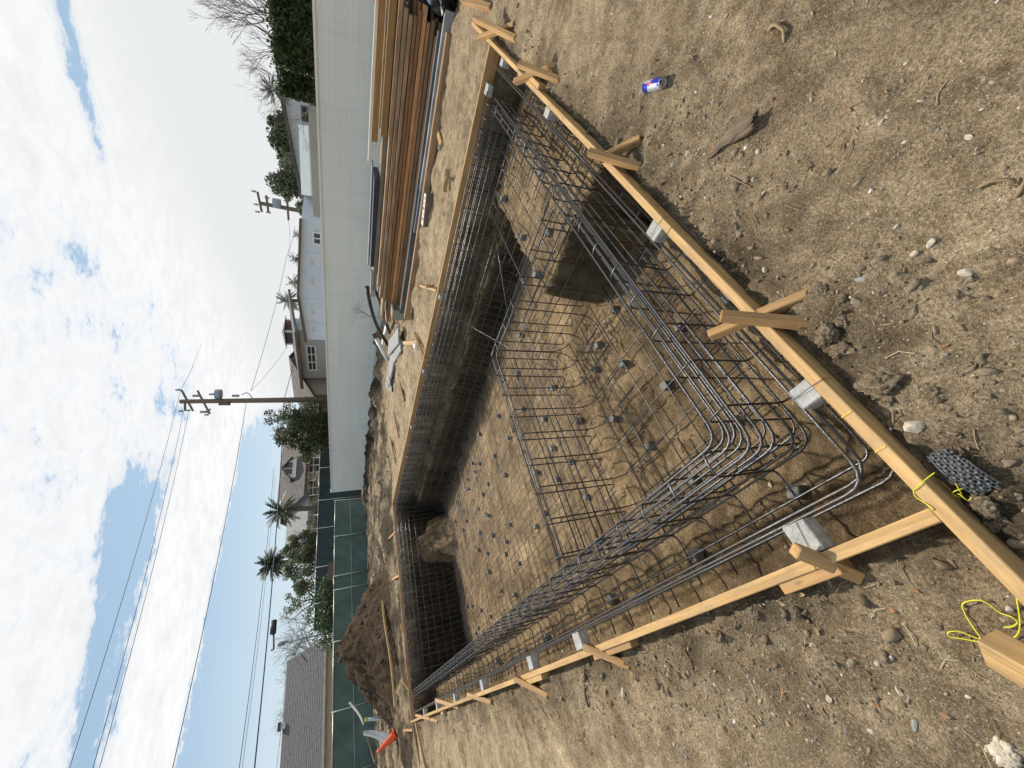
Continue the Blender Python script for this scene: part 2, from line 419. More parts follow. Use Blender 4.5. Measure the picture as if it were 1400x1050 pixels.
# ------------------------------------------------------------------ numpy noise
_perm = RNG.permutation(512)
def _h(ix, iy, seed):
    return _perm[(ix + _perm[(iy + seed * 57) & 511]) & 511]
_ang = RNG.random(512) * 2 * PI
_gx, _gy = np.cos(_ang), np.sin(_ang)
def perlin(x, y, seed=0):
    ix, iy = np.floor(x).astype(int), np.floor(y).astype(int); fx, fy = x - ix, y - iy
    u, v = fx**3 * (fx * (fx * 6 - 15) + 10), fy**3 * (fy * (fy * 6 - 15) + 10)
    def g(a, b):
        h = _h(ix + a, iy + b, seed); return _gx[h] * (fx - a) + _gy[h] * (fy - b)
    return ((g(0, 0) * (1 - u) + g(1, 0) * u) * (1 - v) + (g(0, 1) * (1 - u) + g(1, 1) * u) * v) * 1.4
def fbm(x, y, octv=5, seed=0, gain=0.5):
    s, a, f = 0.0, 1.0, 1.0
    for o in range(octv):
        s = s + a * perlin(x * f + o * 13.7, y * f - o * 7.3, seed + o); a *= gain; f *= 2.03
    return s
def sst(a, b, x):
    t = np.clip((x - a) / (b - a), 0, 1); return t * t * (3 - 2 * t)

# ------------------------------------------------------------------ ground sheet with the excavation
IX0, IX1, IY0, IY1 = 0.075, 5.80, 0.665, 12.92
_r = random.Random(5)
PRINTS = [(_r.uniform(-0.9, 4.2), _r.uniform(-1.2, 0.25), _r.uniform(0, 6.3), _r.uniform(0.006, 0.012)) for _ in range(30)] + [(_r.uniform(-1.6, -0.35), _r.uniform(0.9, 7), _r.uniform(0, 6.3), _r.uniform(0.006, 0.012)) for _ in range(22)]
def floor_z(y):
    return np.interp(y, [3.0, 4.2, 11.0, 13.0], [-1.2, -1.26, -1.58, -1.64])
def height(x, y, detail=True):
    x = np.asarray(x, float); y = np.asarray(y, float)
    base = -0.095 + 0.022 * fbm(x * 0.7, y * 0.7, 3, 3)
    near = np.exp(-np.maximum(0, np.hypot(x, y) - 2) / 6)
    far = sst(13.3, 15.5, y) + sst(6.5, 8, x)
    base = base + np.clip(far, 0, 1) * (0.09 * fbm(x * 0.55, y * 0.55, 4, 9) + 0.05 * fbm(x * 1.9, y * 1.9, 4, 19)) * (1 - sst(40, 60, np.hypot(x, y)))
    # berm of dug soil along the foot of the white wall, and mounds behind the far board
    base = base + 0.30 * sst(11.3, 12.6, x) * sst(9.5, 13, y) * (1 - sst(27, 29, y)) * (0.65 + 0.8 * np.clip(fbm(x * 1.1, y * 0.9, 4, 21), -0.6, 1))
    base = base + sst(13.05, 13.5, y) * (x < 13.3) * (1 - sst(27, 30, y)) * 0.09 * np.abs(fbm(x * 1.1, y * 1.1, 5, 121, 0.6))
    base = base + 0.34 * np.exp(-(((x - 8.4) / 2.2)**2 + ((y - 17.5) / 1.8)**2)) + 0.22 * np.exp(-(((x - 5.6) / 1.5)**2 + ((y - 15.3) / 0.9)**2))
    # rough spoil just outside the boards
    dx = np.maximum(np.maximum(IX0 - 0.06 - x, x - 5.86), 0); dy = np.maximum(np.maximum(0.6 - y, y - 12.98), 0)
    d = np.hypot(dx, dy)
    rough = np.exp(-d / 0.22) * (d > 0)
    if detail:
        f1 = fbm(x * 9, y * 9, 4, 31)
        base = base + rough * (0.05 * np.abs(f1) + 0.022 * np.abs(fbm(x * 24, y * 24, 3, 33))) + 0.012 * fbm(x * 5, y * 5, 4, 41) + 0.006 * fbm(x * 22, y * 22, 3, 51)
        # flaky clumps
        cl = np.clip(fbm(x * 3.1, y * 3.1, 3, 61) - 0.15, 0, 1)
        base = base + cl * 0.045 * np.abs(fbm(x * 20, y * 20, 4, 71))
    if detail:
        for (qx, qy, qa, dp) in PRINTS:
            ca, sa = math.cos(qa), math.sin(qa); k = (np.abs(x - qx) < 0.3) & (np.abs(y - qy) < 0.3)
            if not k.any(): continue
            u = (x[k] - qx) * ca + (y[k] - qy) * sa; v = -(x[k] - qx) * sa + (y[k] - qy) * ca
            e = np.sqrt((u / 0.15)**2 + (v / (0.052 - 0.012 * np.cos(u * 14)))**2)
            base[k] = base[k] - dp * (1 - sst(0.75, 1.05, e)) + dp * 0.6 * np.exp(-((e - 1.12) / 0.13)**2) - dp * 0.25 * (1 - sst(0.75, 1.0, e)) * (np.sin(u * 210) > 0.2)
    w1, w2 = 0.034 * fbm(x * 3.5, y * 3.5, 5, 81), 0.034 * fbm(x * 3.5 + 50, y * 3.5, 5, 91)
    xw, yw = x + w1, y + w2
    def boxm(x0, x1, y0, y1, s=0.04, out=False):
        return sst(x0 - s * 0, x0 + s, xw) * (1 - sst(x1 - s, x1, xw)) * sst(y0, y0 + s, yw) * (1 - sst(y1 - s, y1, yw))
    rgh = (0.034 * fbm(x * 2.2, y * 2.2, 6, 101, 0.58) + 0.011 * fbm(x * 16, y * 16, 4, 111)) if detail else 0
    H = base
    def lay(m, z): 
        nonlocal H
        H = H * (1 - m) + (z + rgh) * m
    ins = sst(IX0 - 0.035, IX0 + 0.005, x + w1 * 0.15) * (1 - sst(IX1 + 0.03, IX1 + 0.08, x + w1 * 0.3)) * sst(IY0 - 0.04, IY0, y + w2 * 0.15) * (1 - sst(IY1 + 0.02, IY1 + 0.07, y + w2 * 0.5))
    zf = floor_z(y)
    lay(ins, -0.66)                                             # trench all round
    lay(boxm(0.60, 5.72, 3.12, 12.86, 0.07), zf)                # pool
    lay(boxm(0.60, 3.22, 1.14, 3.3, 0.05), -1.18)               # spa
    lay(boxm(2.30, 3.24, 0.70, 1.22, 0.06), -1.75)               # hole by the shelf, deepened so it goes dark
    w1 = w1 * 1.2; w2 = w2 * 1.2; xw, yw = x + w1, y + w2
    lay(boxm(3.17, 5.79, 0.64, 2.26, 0.05), -0.47)              # shallow shelf
    lay(boxm(3.10, 5.72, 2.22, 3.4, 0.04), -1.2)
    w1 = w1 / 1.2; w2 = w2 / 1.2; xw, yw = x + w1, y + w2
    # soil ledge left along the right-hand wall, bank left on the far wall
    led = sst(5.36, 5.50, xw) * sst(2.25, 2.4, yw) * (1 - sst(5.80, 5.84, x)) * (1 - sst(12.7, 12.8, y))
    H = np.where(led > 0, np.maximum(H, (-1.7 + led * (1.7 - 0.72)) + rgh), H)
    bank = np.exp(-((x - 4.25 + 0.35 * fbm(y * 1.8, x * 0.6, 4, 6)) / 0.60)**4) * (1 - sst(11.55, 12.85, yw + 0.25 * fbm(x * 2, y * 2, 3, 5)) * 0)
    bz = np.interp(y, [11.55, 12.2, 12.75, 12.95], [-1.75, -1.1, -0.45, -0.25])
    bk = bank * sst(11.5, 11.8, y) * (1 - sst(12.95, 12.97, y))
    H = np.where(bk > 0.02, np.maximum(H, -1.75 + (bz + 1.75) * bk + 0.13 * fbm(x * 2.4, y * 2.4, 5, 77, 0.6)), H)
    return H

def lines(segs):
    out = []
    for a, b, s in segs:
        n = max(1, int(round((b - a) / s))); out += list(np.linspace(a, b, n, endpoint=False))
    out.append(segs[-1][1]); return np.array(out)
XL = lines([(-400, -60, 40), (-60, -16, 4), (-16, -4, 0.5), (-4, -1.2, 0.06), (-1.2, 0.02, 0.016), (0.02, 0.12, 0.01), (0.12, 2.4, 0.018),
            (2.4, 6.0, 0.035), (6.0, 9.0, 0.06), (9, 14, 0.12), (14, 30, 1.0), (30, 60, 5), (60, 500, 40)])
YL = lines([(-400, -60, 40), (-60, -8, 4), (-8, -1.4, 0.2), (-1.4, 0.58, 0.016), (0.58, 0.70, 0.01), (0.70, 1.4, 0.018), (1.4, 3.4, 0.03),
            (3.4, 12.7, 0.05), (12.7, 13.1, 0.025), (13.1, 20, 0.08), (20, 30, 0.16), (30, 60, 3), (60, 600, 40)])
def grid_mesh(name, XL, YL, hf):
    gx, gy = np.meshgrid(XL, YL); gz = hf(gx, gy)
    nx, ny = len(XL), len(YL)
    co = np.stack([gx, gy, gz], -1).reshape(-1, 3)
    i = np.arange((nx - 1) * (ny - 1)); r, c = i // (nx - 1), i % (nx - 1); a = r * nx + c
    q = np.stack([a, a + 1, a + nx + 1, a + nx], -1)
    me = bpy.data.meshes.new(name)
    me.vertices.add(len(co)); me.vertices.foreach_set('co', co.ravel())
    me.loops.add(q.size); me.loops.foreach_set('vertex_index', q.ravel())
    me.polygons.add(len(q)); me.polygons.foreach_set('loop_start', np.arange(0, q.size, 4))
    me.update(); me.validate()
    me.polygons.foreach_set('use_smooth', np.ones(len(me.polygons), bool))
    return me, gx, gy, gz
gme, gx, gy, gz = grid_mesh('ground', XL, YL, height)
def set_tone(me, rgb):
    at = me.attributes.new('tone', 'FLOAT_COLOR', 'POINT')
    a = np.ones((len(rgb), 4)); a[:, :3] = rgb; at.data.foreach_set('color', a.ravel())
fx, fy, fz = gx.ravel(), gy.ravel(), gz.ravel()
t = np.ones((len(fx), 3))
inside = (fx > 0.05) & (fx < 5.85) & (fy > 0.64) & (fy < 12.98) & (fz < -0.2)
warm = np.array([0.75, 0.70, 0.63])
t[inside] *= warm
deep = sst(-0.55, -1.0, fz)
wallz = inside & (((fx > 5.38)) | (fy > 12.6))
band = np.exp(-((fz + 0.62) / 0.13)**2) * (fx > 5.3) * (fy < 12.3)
wd = sst(-0.10, -0.45, fz) * np.where(fy > 12.5, 0.74, 0.62) * (1 - 0.75 * band)  # shade painted into the pit wall soil, weaker along a mid-height band
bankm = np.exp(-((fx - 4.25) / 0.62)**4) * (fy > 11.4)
t[wallz] *= (1 - wd[wallz] * (1 - 0.45 * bankm[wallz]))[:, None]  # bank on the far wall painted lighter, as if sunlit
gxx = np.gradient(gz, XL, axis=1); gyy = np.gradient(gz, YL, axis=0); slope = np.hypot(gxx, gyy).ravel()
t[inside] *= (1 - np.where((fx > 2.9) & (fx < 3.5) & (fy < 2.4), 0.38, 0.35)[inside] * sst(0.9, 2.5, slope[inside]))[:, None]  # steep faces get their shade in the soil colour
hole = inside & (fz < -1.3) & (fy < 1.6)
t[hole] *= 0.35  # painted shade: hollow beside the shelf darkened in the tone
t[inside] *= (1 + 0.42 * np.clip(fbm(fx[inside] * 1.3, fy[inside] * 1.3, 5, 65, 0.62), -0.8, 0.9))[:, None]
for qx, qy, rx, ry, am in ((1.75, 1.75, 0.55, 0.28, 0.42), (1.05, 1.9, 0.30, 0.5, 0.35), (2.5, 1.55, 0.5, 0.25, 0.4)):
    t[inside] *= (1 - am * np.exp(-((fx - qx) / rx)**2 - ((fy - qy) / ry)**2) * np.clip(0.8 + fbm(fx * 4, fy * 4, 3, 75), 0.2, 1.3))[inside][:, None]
dd = np.hypot(np.maximum(np.maximum(0.02 - fx, fx - 5.86), 0), np.maximum(np.maximum(0.6 - fy, fy - 12.98), 0))
damp = np.exp(-(dd / 0.24)**2) * (~inside) * np.clip(0.6 + 1.1 * fbm(fx * 2.5, fy * 2.5, 3, 15), 0, 1)
t *= (1 - 0.50 * damp)[:, None]
pale = np.exp(-(((fx + 0.75) / 0.55)**2 + ((fy - 4.6) / 1.9)**2)) * np.clip(0.7 + fbm(fx * 3, fy * 3, 4, 25), 0, 1.2)
t *= (1 + 0.30 * pale)[:, None] * np.array([1, 0.98, 0.93])
t *= (1 + 0.22 * np.clip(fbm(fx * 0.9 + 7, fy * 0.9, 4, 55), -0.8, 1.0))[:, None]
spoil = sst(11, 12.3, fx) * sst(9, 12, fy) * (fx < 13.6)
t *= (1 - 0.6 * spoil * np.clip(0.6 + fbm(fx * 1.3, fy * 1.3, 3, 35), 0, 1))[:, None]
bh = sst(13.0, 13.6, fy) * (fx < 13.4) * (fy < 30)
t *= (1 - 0.80 * bh * np.clip(0.80 + 1.3 * fbm(fx * 0.8, fy * 0.8, 4, 45), 0.1, 1))[:, None]
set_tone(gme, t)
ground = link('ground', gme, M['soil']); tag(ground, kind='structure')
def gz_at(x, y): return float(height(np.array([x]), np.array([y]))[0])
def GP(px, py, dz=0.0):
    p = G(px, py); z = gz_at(p.x, p.y)
    p = G(px, py, z); return Vector((p.x, p.y, gz_at(p.x, p.y) + dz))

# ------------------------------------------------------------------ gravel, clods, litter (nobody could count them)
def ico(sub=1):
    bm = bmesh.new(); bmesh.ops.create_icosphere(bm, subdivisions=sub, radius=1.0)
    v = np.array([x.co[:] for x in bm.verts]); f = np.array([[q.index for q in p.verts] for p in bm.faces]); bm.free()
    return v, f
ICO1 = ico(1); ICO2 = ico(2); ICO3 = ico(3); ICO4 = ico(4)
def scatter_stones(name, pts, sizes, mat, tones, flat=(0.45, 0.8), kind='stuff', base=ICO1, lump=0.25, smooth=False):
    bv, bf = base; n = len(pts); nv = len(bv)
    ang = RNG.random(n) * 2 * PI; ca, sa = np.cos(ang), np.sin(ang)
    st = RNG.uniform(0.6, 1.5, n); fl = RNG.uniform(*flat, n)
    v = np.repeat(bv[None], n, 0) * (1 + 0.3 * lump * RNG.standard_normal((n, nv, 1)))
    for k in range(7):
        nn = RNG.standard_normal((n, 3)); nn /= np.linalg.norm(nn, axis=1)[:, None]
        e = np.clip(np.einsum('nvk,nk->nv', v, nn) - RNG.uniform(0.22, 0.75, (n, 1)), 0, None)
        v = v - e[..., None] * nn[:, None, :] * 0.95
    v = v * 1.3
    v = v * np.stack([sizes * st, sizes / np.sqrt(st), sizes * fl], -1)[:, None, :]
    tilt = RNG.uniform(-0.5, 0.5, n); ct, s_t = np.cos(tilt), np.sin(tilt)
    y, z = v[..., 1] * ct[:, None] - v[..., 2] * s_t[:, None], v[..., 1] * s_t[:, None] + v[..., 2] * ct[:, None]
    x = v[..., 0] * ca[:, None] - y * sa[:, None]; y = v[..., 0] * sa[:, None] + y * ca[:, None]
    co = np.stack([x, y, z], -1) + pts[:, None, :]
    F = (bf[None] + (np.arange(n) * nv)[:, None, None]).reshape(-1, 3)
    me = bpy.data.meshes.new(name); co = co.reshape(-1, 3)
    me.vertices.add(len(co)); me.vertices.foreach_set('co', co.ravel())
    me.loops.add(F.size); me.loops.foreach_set('vertex_index', F.ravel())
    me.polygons.add(len(F)); me.polygons.foreach_set('loop_start', np.arange(0, F.size, 3)); me.update(); me.validate()
    if smooth: me.polygons.foreach_set('use_smooth', np.ones(len(me.polygons), bool))
    set_tone(me, np.repeat(tones, nv, 0))
    o = link(name, me, mat); tag(o, kind=kind); return o
def tone_mat(name, rough=0.9, sc=90):
    m, nt, b = new_mat(name)
    a = nt.nodes.new('ShaderNodeAttribute'); a.attribute_name = 'tone'
    n = noise(nt, objco(nt), sc, 5, 0.7)
    L(nt, mixc(nt, 1.0, a.outputs['Color'], ramp(nt, n, [(0.25, 0.5), (0.75, 1.4)]), 'MULTIPLY'), b.inputs['Base Color'])
    b.inputs['Roughness'].default_value = rough; bump(nt, b, n, 0.6, 0.006)
    return m
M['tone'] = tone_mat('loose_stones')
def outside_mask(x, y):
    return ~((x > 0.03) & (x < 5.86) & (y > 0.60) & (y < 12.98))
def rand_ground(n, x0, x1, y0, y1, dens=None):
    x = RNG.uniform(x0, x1, n); y = RNG.uniform(y0, y1, n)
    k = outside_mask(x, y)
    if dens is not None: k &= RNG.random(n) < dens(x, y)
    return x[k], y[k]
def stone_tones(n):
    pal = np.array([[0.30, 0.25, 0.18], [0.40, 0.34, 0.25], [0.22, 0.20, 0.17], [0.20, 0.20, 0.19], [0.46, 0.41, 0.32], [0.26, 0.19, 0.12], [0.5, 0.46, 0.40]])
    return pal[RNG.choice(len(pal), n, p=[.24, .24, .16, .06, .14, .08, .08])] * RNG.uniform(0.85, 1.35, (n, 1))
dn = lambda x, y: np.clip(0.35 + 1.1 * fbm(x * 1.7, y * 1.7, 3, 88), 0.06, 1)
X, Y = rand_ground(46000, -1.7, 3.4, -1.5, 3.0, dn)
S_ = 0.0015 + 0.0015 * RNG.pareto(2.2, len(X)); S_ = np.clip(S_, 0, 0.012)
scatter_stones('gravel', np.stack([X, Y, height(X, Y) - S_ * 0.05], -1), S_, M['tone'], stone_tones(len(X)))
X, Y = rand_ground(16000, -4.5, 8.5, -3, 14.5, dn)
S_ = np.clip(0.003 + 0.003 * RNG.pareto(2.2, len(X)), 0, 0.026)
scatter_stones('gravel', np.stack([X, Y, height(X, Y) - S_ * 0.08], -1), S_, M['tone'], stone_tones(len(X)))
# stones and crumbs down in the excavation
X = RNG.uniform(0.15, 5.6, 7000); Y = RNG.uniform(0.75, 12.7, 7000)
S_ = np.clip(0.003 + 0.0035 * RNG.pareto(2.2, len(X)), 0, 0.022)
scatter_stones('gravel', np.stack([X, Y, height(X, Y) - S_ * 0.08], -1), S_, M['tone'], stone_tones(len(X)) * np.array([0.95, 0.85, 0.75]))
# soil crumbs heaped along the outside of the boards
def near_board(x, y):
    d1 = np.abs(x + 0.10) * (y > 0.5) + 9 * (y <= 0.5); d2 = np.abs(y - 0.44)
    d = np.minimum(d1, d2 + 9 * (x < 0.1)); return np.exp(-(d / 0.17)**2)
X, Y = rand_ground(60000, -0.7, 5.8, 0.0, 9.0, lambda x, y: near_board(x, y) * np.clip(0.55 + fbm(x * 3, y * 3, 3, 66), 0.1, 1))
S_ = np.clip(0.003 + 0.0035 * RNG.pareto(2.0, len(X)), 0, 0.026)
tn = np.array([0.20, 0.148, 0.092]) * RNG.uniform(0.6, 1.35, (len(X), 1))
scatter_stones('rubble', np.stack([X, Y, height(X, Y) - S_ * 0.10], -1), S_, M['tone'], tn, (0.6, 1.0), lump=0.9)
X, Y = rand_ground(9000, -1.6, 3.0, -1.2, 2.4, dn)
S_ = np.clip(0.0025 + 0.002 * RNG.pareto(2.2, len(X)), 0, 0.011)
tn = np.array([0.29, 0.225, 0.15]) * RNG.uniform(0.65, 1.3, (len(X), 1))
scatter_stones('rubble', np.stack([X, Y, height(X, Y) - S_ * 0.12], -1), S_, M['tone'], tn, (0.5, 0.9))
for bx_, n_ in (((0.0, 2.3, 0.12, 0.57), 900), ((-0.42, 0.0, 0.85, 3.6), 650)):
    X, Y = rand_ground(n_, *bx_, lambda x, y: np.clip(0.5 + 1.2 * fbm(x * 2.5, y * 2.5, 3, 99), 0, 1))
    S_ = np.clip(0.004 + 0.004 * RNG.pareto(2.1, len(X)), 0, 0.016)
    tn = np.array([0.24, 0.185, 0.12]) * RNG.uniform(0.6, 1.15, (len(X), 1))
    scatter_stones('rubble', np.stack([X, Y, height(X, Y) - S_ * 0.12], -1), S_, M['tone'], tn, (0.6, 0.95), base=ICO2, lump=0.8)
# spoil clods behind the far board and by the wall foot
X = RNG.uniform(5.9, 13.2, 7000); Y = RNG.uniform(9, 27, 7000); k = (X > 11.2) | (Y > 13.2); X, Y = X[k], Y[k]
S_ = np.clip(0.010 + 0.011 * RNG.pareto(2.2, len(X)), 0, 0.07)
tn = np.array([0.13, 0.10, 0.072]) * RNG.uniform(0.8, 1.25, (len(X), 1))
scatter_stones('rubble', np.stack([X, Y, height(X, Y) - S_ * 0.12], -1), S_, M['tone'], tn, (0.6, 1.0))

# leaf litter, straw and twigs too many to count
def litter():
    V, F, T = [], [], []
    def add_leaf(x, y, s, col):
        a = random.uniform(0, 2 * PI); z = gz_at(x, y) + 0.004; cu = random.uniform(0.1, 0.5); tl = random.uniform(-0.4, 0.4)
        n = len(V); ca, sa = math.cos(a), math.sin(a)
        prof = [(0, 0), (0.3, 0.3), (0.65, 0.26), (1, 0)]
        for i, (u, w) in enumerate(prof):
            for sgn in (-1, 0, 1):
                lx, ly = (u - 0.5) * s, sgn * w * s * 0.7; lz = abs(sgn) * w * s * cu + s * 0.35 * cu * (u - 0.4)**2 * 4 + tl * ly
                V.append((x + lx * ca - ly * sa, y + lx * sa + ly * ca, z + lz)); T.append(col)
        for i in range(3):
            for j in range(2):
                b = n + i * 3 + j; F.append((b, b + 1, b + 4, b + 3))
    def add_straw(x, y, l, col):
        a = random.uniform(0, 2 * PI); z = gz_at(x, y) + 0.004; r = random.uniform(0.0009, 0.002)
        d = Vector((math.cos(a), math.sin(a), random.uniform(-0.1, 0.15)))
        q = d.cross(Vector((0, 0, 1))).normalized() * l * random.uniform(-0.2, 0.2)
        p = Vector((x, y, z)); v, f = tube_vf([p, p + d * l * 0.5 + q, p + d * l], r, 4)
        n = len(V); V.extend(v); F.extend([tuple(i + n for i in g) for g in f]); T.extend([col] * len(v))
    for i in range(420):
        if i % 3: x, y = random.uniform(-0.45, 0.0), random.uniform(0.9, 4.5)
        else: x, y = random.uniform(-1.3, 2.6), random.uniform(-1.0, 0.5)
        if random.random() < 0.5: add_leaf(x, y, random.uniform(0.012, 0.035), random.choice([(0.32, 0.17, 0.08), (0.20, 0.12, 0.07), (0.42, 0.30, 0.18), (0.26, 0.15, 0.08)]))
        else: add_straw(x, y, random.uniform(0.02, 0.09), random.choice([(0.40, 0.31, 0.19), (0.26, 0.19, 0.12), (0.5, 0.42, 0.28)]))
    for i in range(500):
        x, y = random.uniform(-3, 5.5), random.uniform(-2.0, 0.5)
        if i % 2: x, y = random.uniform(-2.5, -0.02), random.uniform(0.8, 10)
        add_straw(x, y, random.uniform(0.02, 0.08), random.choice([(0.36, 0.28, 0.18), (0.2, 0.15, 0.1), (0.45, 0.38, 0.26)]))
    me = bpy.data.meshes.new('litter'); me.from_pydata([tuple(v) for v in V], [], F); me.update(); set_tone(me, np.array(T))
    tag(link('litter', me, M['tone']), kind='stuff')
litter()

# ------------------------------------------------------------------ stones, clods, roots one can point to
def rock(name, p, size, mat, label, cat='stone', group=None, stretch=(1, 1, 0.7), lump=0.22, base=ICO2, rot=None, flat=False, crumb=False):
    bv, bf = base
    s = np.array(size if isinstance(size, (tuple, list)) else [size * k for k in stretch]); r = random.Random(hash((round(p[0], 3), round(p[1], 3))) & 0xffff)
    v = bv.copy()
    if crumb:       # crumbly soil lump: lobes plus grains
        sd = r.randint(0, 400)
        f1 = fbm(v[:, 0] * 1.5 + sd, v[:, 1] * 1.5 + v[:, 2] * 1.7, 3, sd % 40); f2 = fbm(v[:, 0] * 5 + sd, v[:, 1] * 5 + v[:, 2] * 4.3, 4, sd % 37)
        f3 = np.abs(fbm(v[:, 0] * 11 + sd, v[:, 1] * 11 + v[:, 2] * 9.3, 3, sd % 31))
        v = v * (0.9 + 0.45 * f1 + 0.30 * f2 + 0.16 * f3)[:, None]
    else:           # broken stone: planes chopped off a ball
        for k in range(r.randint(7, 11)):
            n = np.array([r.gauss(0, 1) for _ in range(3)]); n /= np.linalg.norm(n); d = r.uniform(0.55, 0.9)
            e = v @ n - d; v = v - np.outer(np.clip(e, 0, None), n) * 0.92
        sd = r.randint(0, 400); v = v * (1 + 0.05 * fbm(v[:, 0] * 4 + sd, v[:, 1] * 4 + v[:, 2] * 3, 3, 9))[:, None]
        if lump > 0.45: v = v * (1 + 0.5 * fbm(v[:, 0] * 2 + sd, v[:, 1] * 2 + v[:, 2] * 2, 3, 12))[:, None]
    v = v * s
    a = r.uniform(0, 2 * PI) if rot is None else rot; c, q = math.cos(a), math.sin(a)
    v = np.stack([v[:, 0] * c - v[:, 1] * q, v[:, 0] * q + v[:, 1] * c, v[:, 2]], -1)
    me = bpy.data.meshes.new(name); me.from_pydata(v.tolist(), [], bf.tolist()); me.update()
    me.polygons.foreach_set('use_smooth', [not flat] * len(me.polygons))
    o = link(name, me, mat, None, Vector(p) + Vector((0, 0, s[2] * 0.3))); tag(o, label, cat, group); return o
stones = [
    (1272, 333, (0.021, 0.012, 0.009), 'rock', 'flat pale oval stone, larger of the two touching stones right of the board'),
    (1251, 347, (0.012, 0.011, 0.009), 'rock', 'small round tan stone touching the flat pale oval stone'),
    (1320, 373, (0.022, 0.014, 0.009), 'rock', 'broad tan stone half buried near the bottom of the ground right of the board'),
    (1325, 188, (0.015, 0.009, 0.006), 'rock', 'whitish flat pebble beside a thin straw on open ground'),
    (1212, 160, (0.010, 0.007, 0.006), 'rock', 'small cream pebble alone on smooth dusty soil'),
    (1045, 368, (0.019, 0.014, 0.012), 'rock', 'angular pinkish stone next to the long near board and its crossed stakes'),
    (1250, 583, (0.034, 0.028, 0.024), 'rock', 'pink tan rock lying beside the black drain mat'),
    (1176, 382, (0.024, 0.011, 0.006), 'darkrock', 'slate grey flat stone chip right of the near board'),
    (1030, 245, (0.014, 0.010, 0.010), 'rock', 'chalky white pebble below the rotten wood chunk'),
    (1036, 208, (0.017, 0.013, 0.012), 'rock', 'bright white angular stone close to the rotten wood chunk'),
    (940, 210, (0.020, 0.014, 0.012), 'rock', 'white broken stone left of the rotten wood chunk'),
    (975, 138, (0.016, 0.011, 0.006), 'darkrock', 'smooth grey oval pebble left of the rotten wood chunk tip'),
    (853, 948, (0.045, 0.022, 0.02), 'rock', 'long brown stone lying on the left bank beyond the braced stakes'),
    (893, 965, (0.022, 0.014, 0.016), 'rock', 'upright blunt stone next to the long brown stone on the left bank'),
    (1023, 925, (0.012, 0.009, 0.008), 'darkrock', 'blue grey pebble in a small cluster on the left bank'),
    (1200, 907, (0.011, 0.010, 0.009), 'rock', 'cream round pebble in the middle of the near left ground'),
    (1230, 946, (0.020, 0.010, 0.008), 'rock', 'pale elongated stone on the near left ground'),
    (1250, 990, (0.026, 0.010, 0.006), 'darkrock', 'grey slate splinter on the near left ground'),
    (1135, 955, (0.018, 0.014, 0.012), 'rock', 'brown lumpy stone with a dark shadow on the near left ground'),
    (1160, 907, (0.009, 0.008, 0.007), 'rock', 'single light pebble right of the row of stakes on near left ground'),
]
for px, py, s, mt, lb in stones:
    rock('stone', GP(px, py), tuple(k * 0.85 for k in s), M[mt], lb, 'stone', 'stones lying on the ground', base=ICO3, flat=True)
clods = [(1131, 458, 0.040, 'dark cracked soil clod right below the crossed stakes'), (1150, 478, 0.044, 'large rounded soil clod second from the crossed stakes'),
         (1205, 525, 0.060, 'biggest crumbly soil clod against the outer face of the near board'), (1278, 536, 0.034, 'tan soil clod above the black drain mat'),
         (1150, 440, 0.022, 'small soil clod above the two cracked clods'), (1260, 640, 0.032, 'dark soil clod tucked under the board beside the drain mat'),
         (1320, 655, 0.026, 'brown stone like clod under the yellow twine knot'), (1345, 690, 0.030, 'round clod in the shade of the near board below the twine knot'),
         (1362, 715, 0.026, 'lower clod in the shade of the near board close to its end'), (968, 840, 0.040, 'dark clod by the left board between two stakes'),
         (1003, 850, 0.034, 'second dark clod along the left board'), (1030, 838, 0.028, 'wet looking clod under the left board'), (985, 868, 0.026, 'clod lying in dry leaves by the left board'),
         (860, 865, 0.030, 'clod under the left board near its splice block'), (1120, 815, 0.030, 'grey clod left of the nearest brace'), (1090, 835, 0.024, 'crumbly clod left of the nearest stake pair'),
         (1120, 395, 0.026, 'clod behind the feet of the crossed stakes'), (1150, 410, 0.020, 'little clod on the loose soil right of the crossed stakes')]
for px, py, s, lb in clods:
    rock('dirt_clod', GP(px, py, -s * 0.15), s * 0.9, M['clod'], lb, 'dirt clod', 'dirt clods along the boards', base=ICO4, stretch=(1.15, 0.95, 0.75), crumb=True)
rock('cement_lump', GP(1376, 1032), (0.04, 0.03, 0.016), M['rock'], 'pale crumbly lump of cement at the very near left edge', 'cement lump', base=ICO4, crumb=True)
def root(name, pts, r, mat, label, cat):
    pp = fillet([GP(px, py, dz) for px, py, dz in pts], 0.03, 3)
    pp = jig(resample(pp, 0.012), 0.0012)
    n = len(pp); v, f = tube_vf(pp, [r * (1 - 0.6 * abs(i / n - 0.3)) * random.uniform(0.85, 1.1) for i in range(n)], 6)
    tag(mesh(name, v, f, mat, None, pp[0], True), label, cat)
root('dry_root', [(1337, 258, 0.004), (1352, 250, 0.012), (1372, 246, 0.012), (1390, 250, 0.006)], 0.0065, M['root'], 'curved tan dry root on the bare ground at the near right', 'root')
root('dry_root', [(1390, 270, 0.004), (1398, 258, 0.01), (1405, 245, 0.006)], 0.006, M['root'], 'short root stub below the curved tan root', 'root')
root('dry_root', [(1052, 42, 0.005), (1062, 36, 0.03), (1075, 40, 0.02), (1073, 60, 0.004)], 0.008, M['root'], 'twisted knot of dead root far right on the open ground', 'root')
root('twig', [(996, 240, 0.004), (1012, 248, 0.008), (1030, 257, 0.004)], 0.0035, M['root'], 'straight pale twig below the rotten wood chunk', 'twig')
root('twig', [(800, 915, 0.006), (803, 945, 0.008), (805, 966, 0.006)], 0.012, M['bark'], 'dark stick pointing away from the left board', 'twig')
root('twig', [(735, 955, 0.004), (742, 962, 0.01), (752, 985, 0.004)], 0.006, M['root'], 'forked brown twig on the left bank', 'twig')
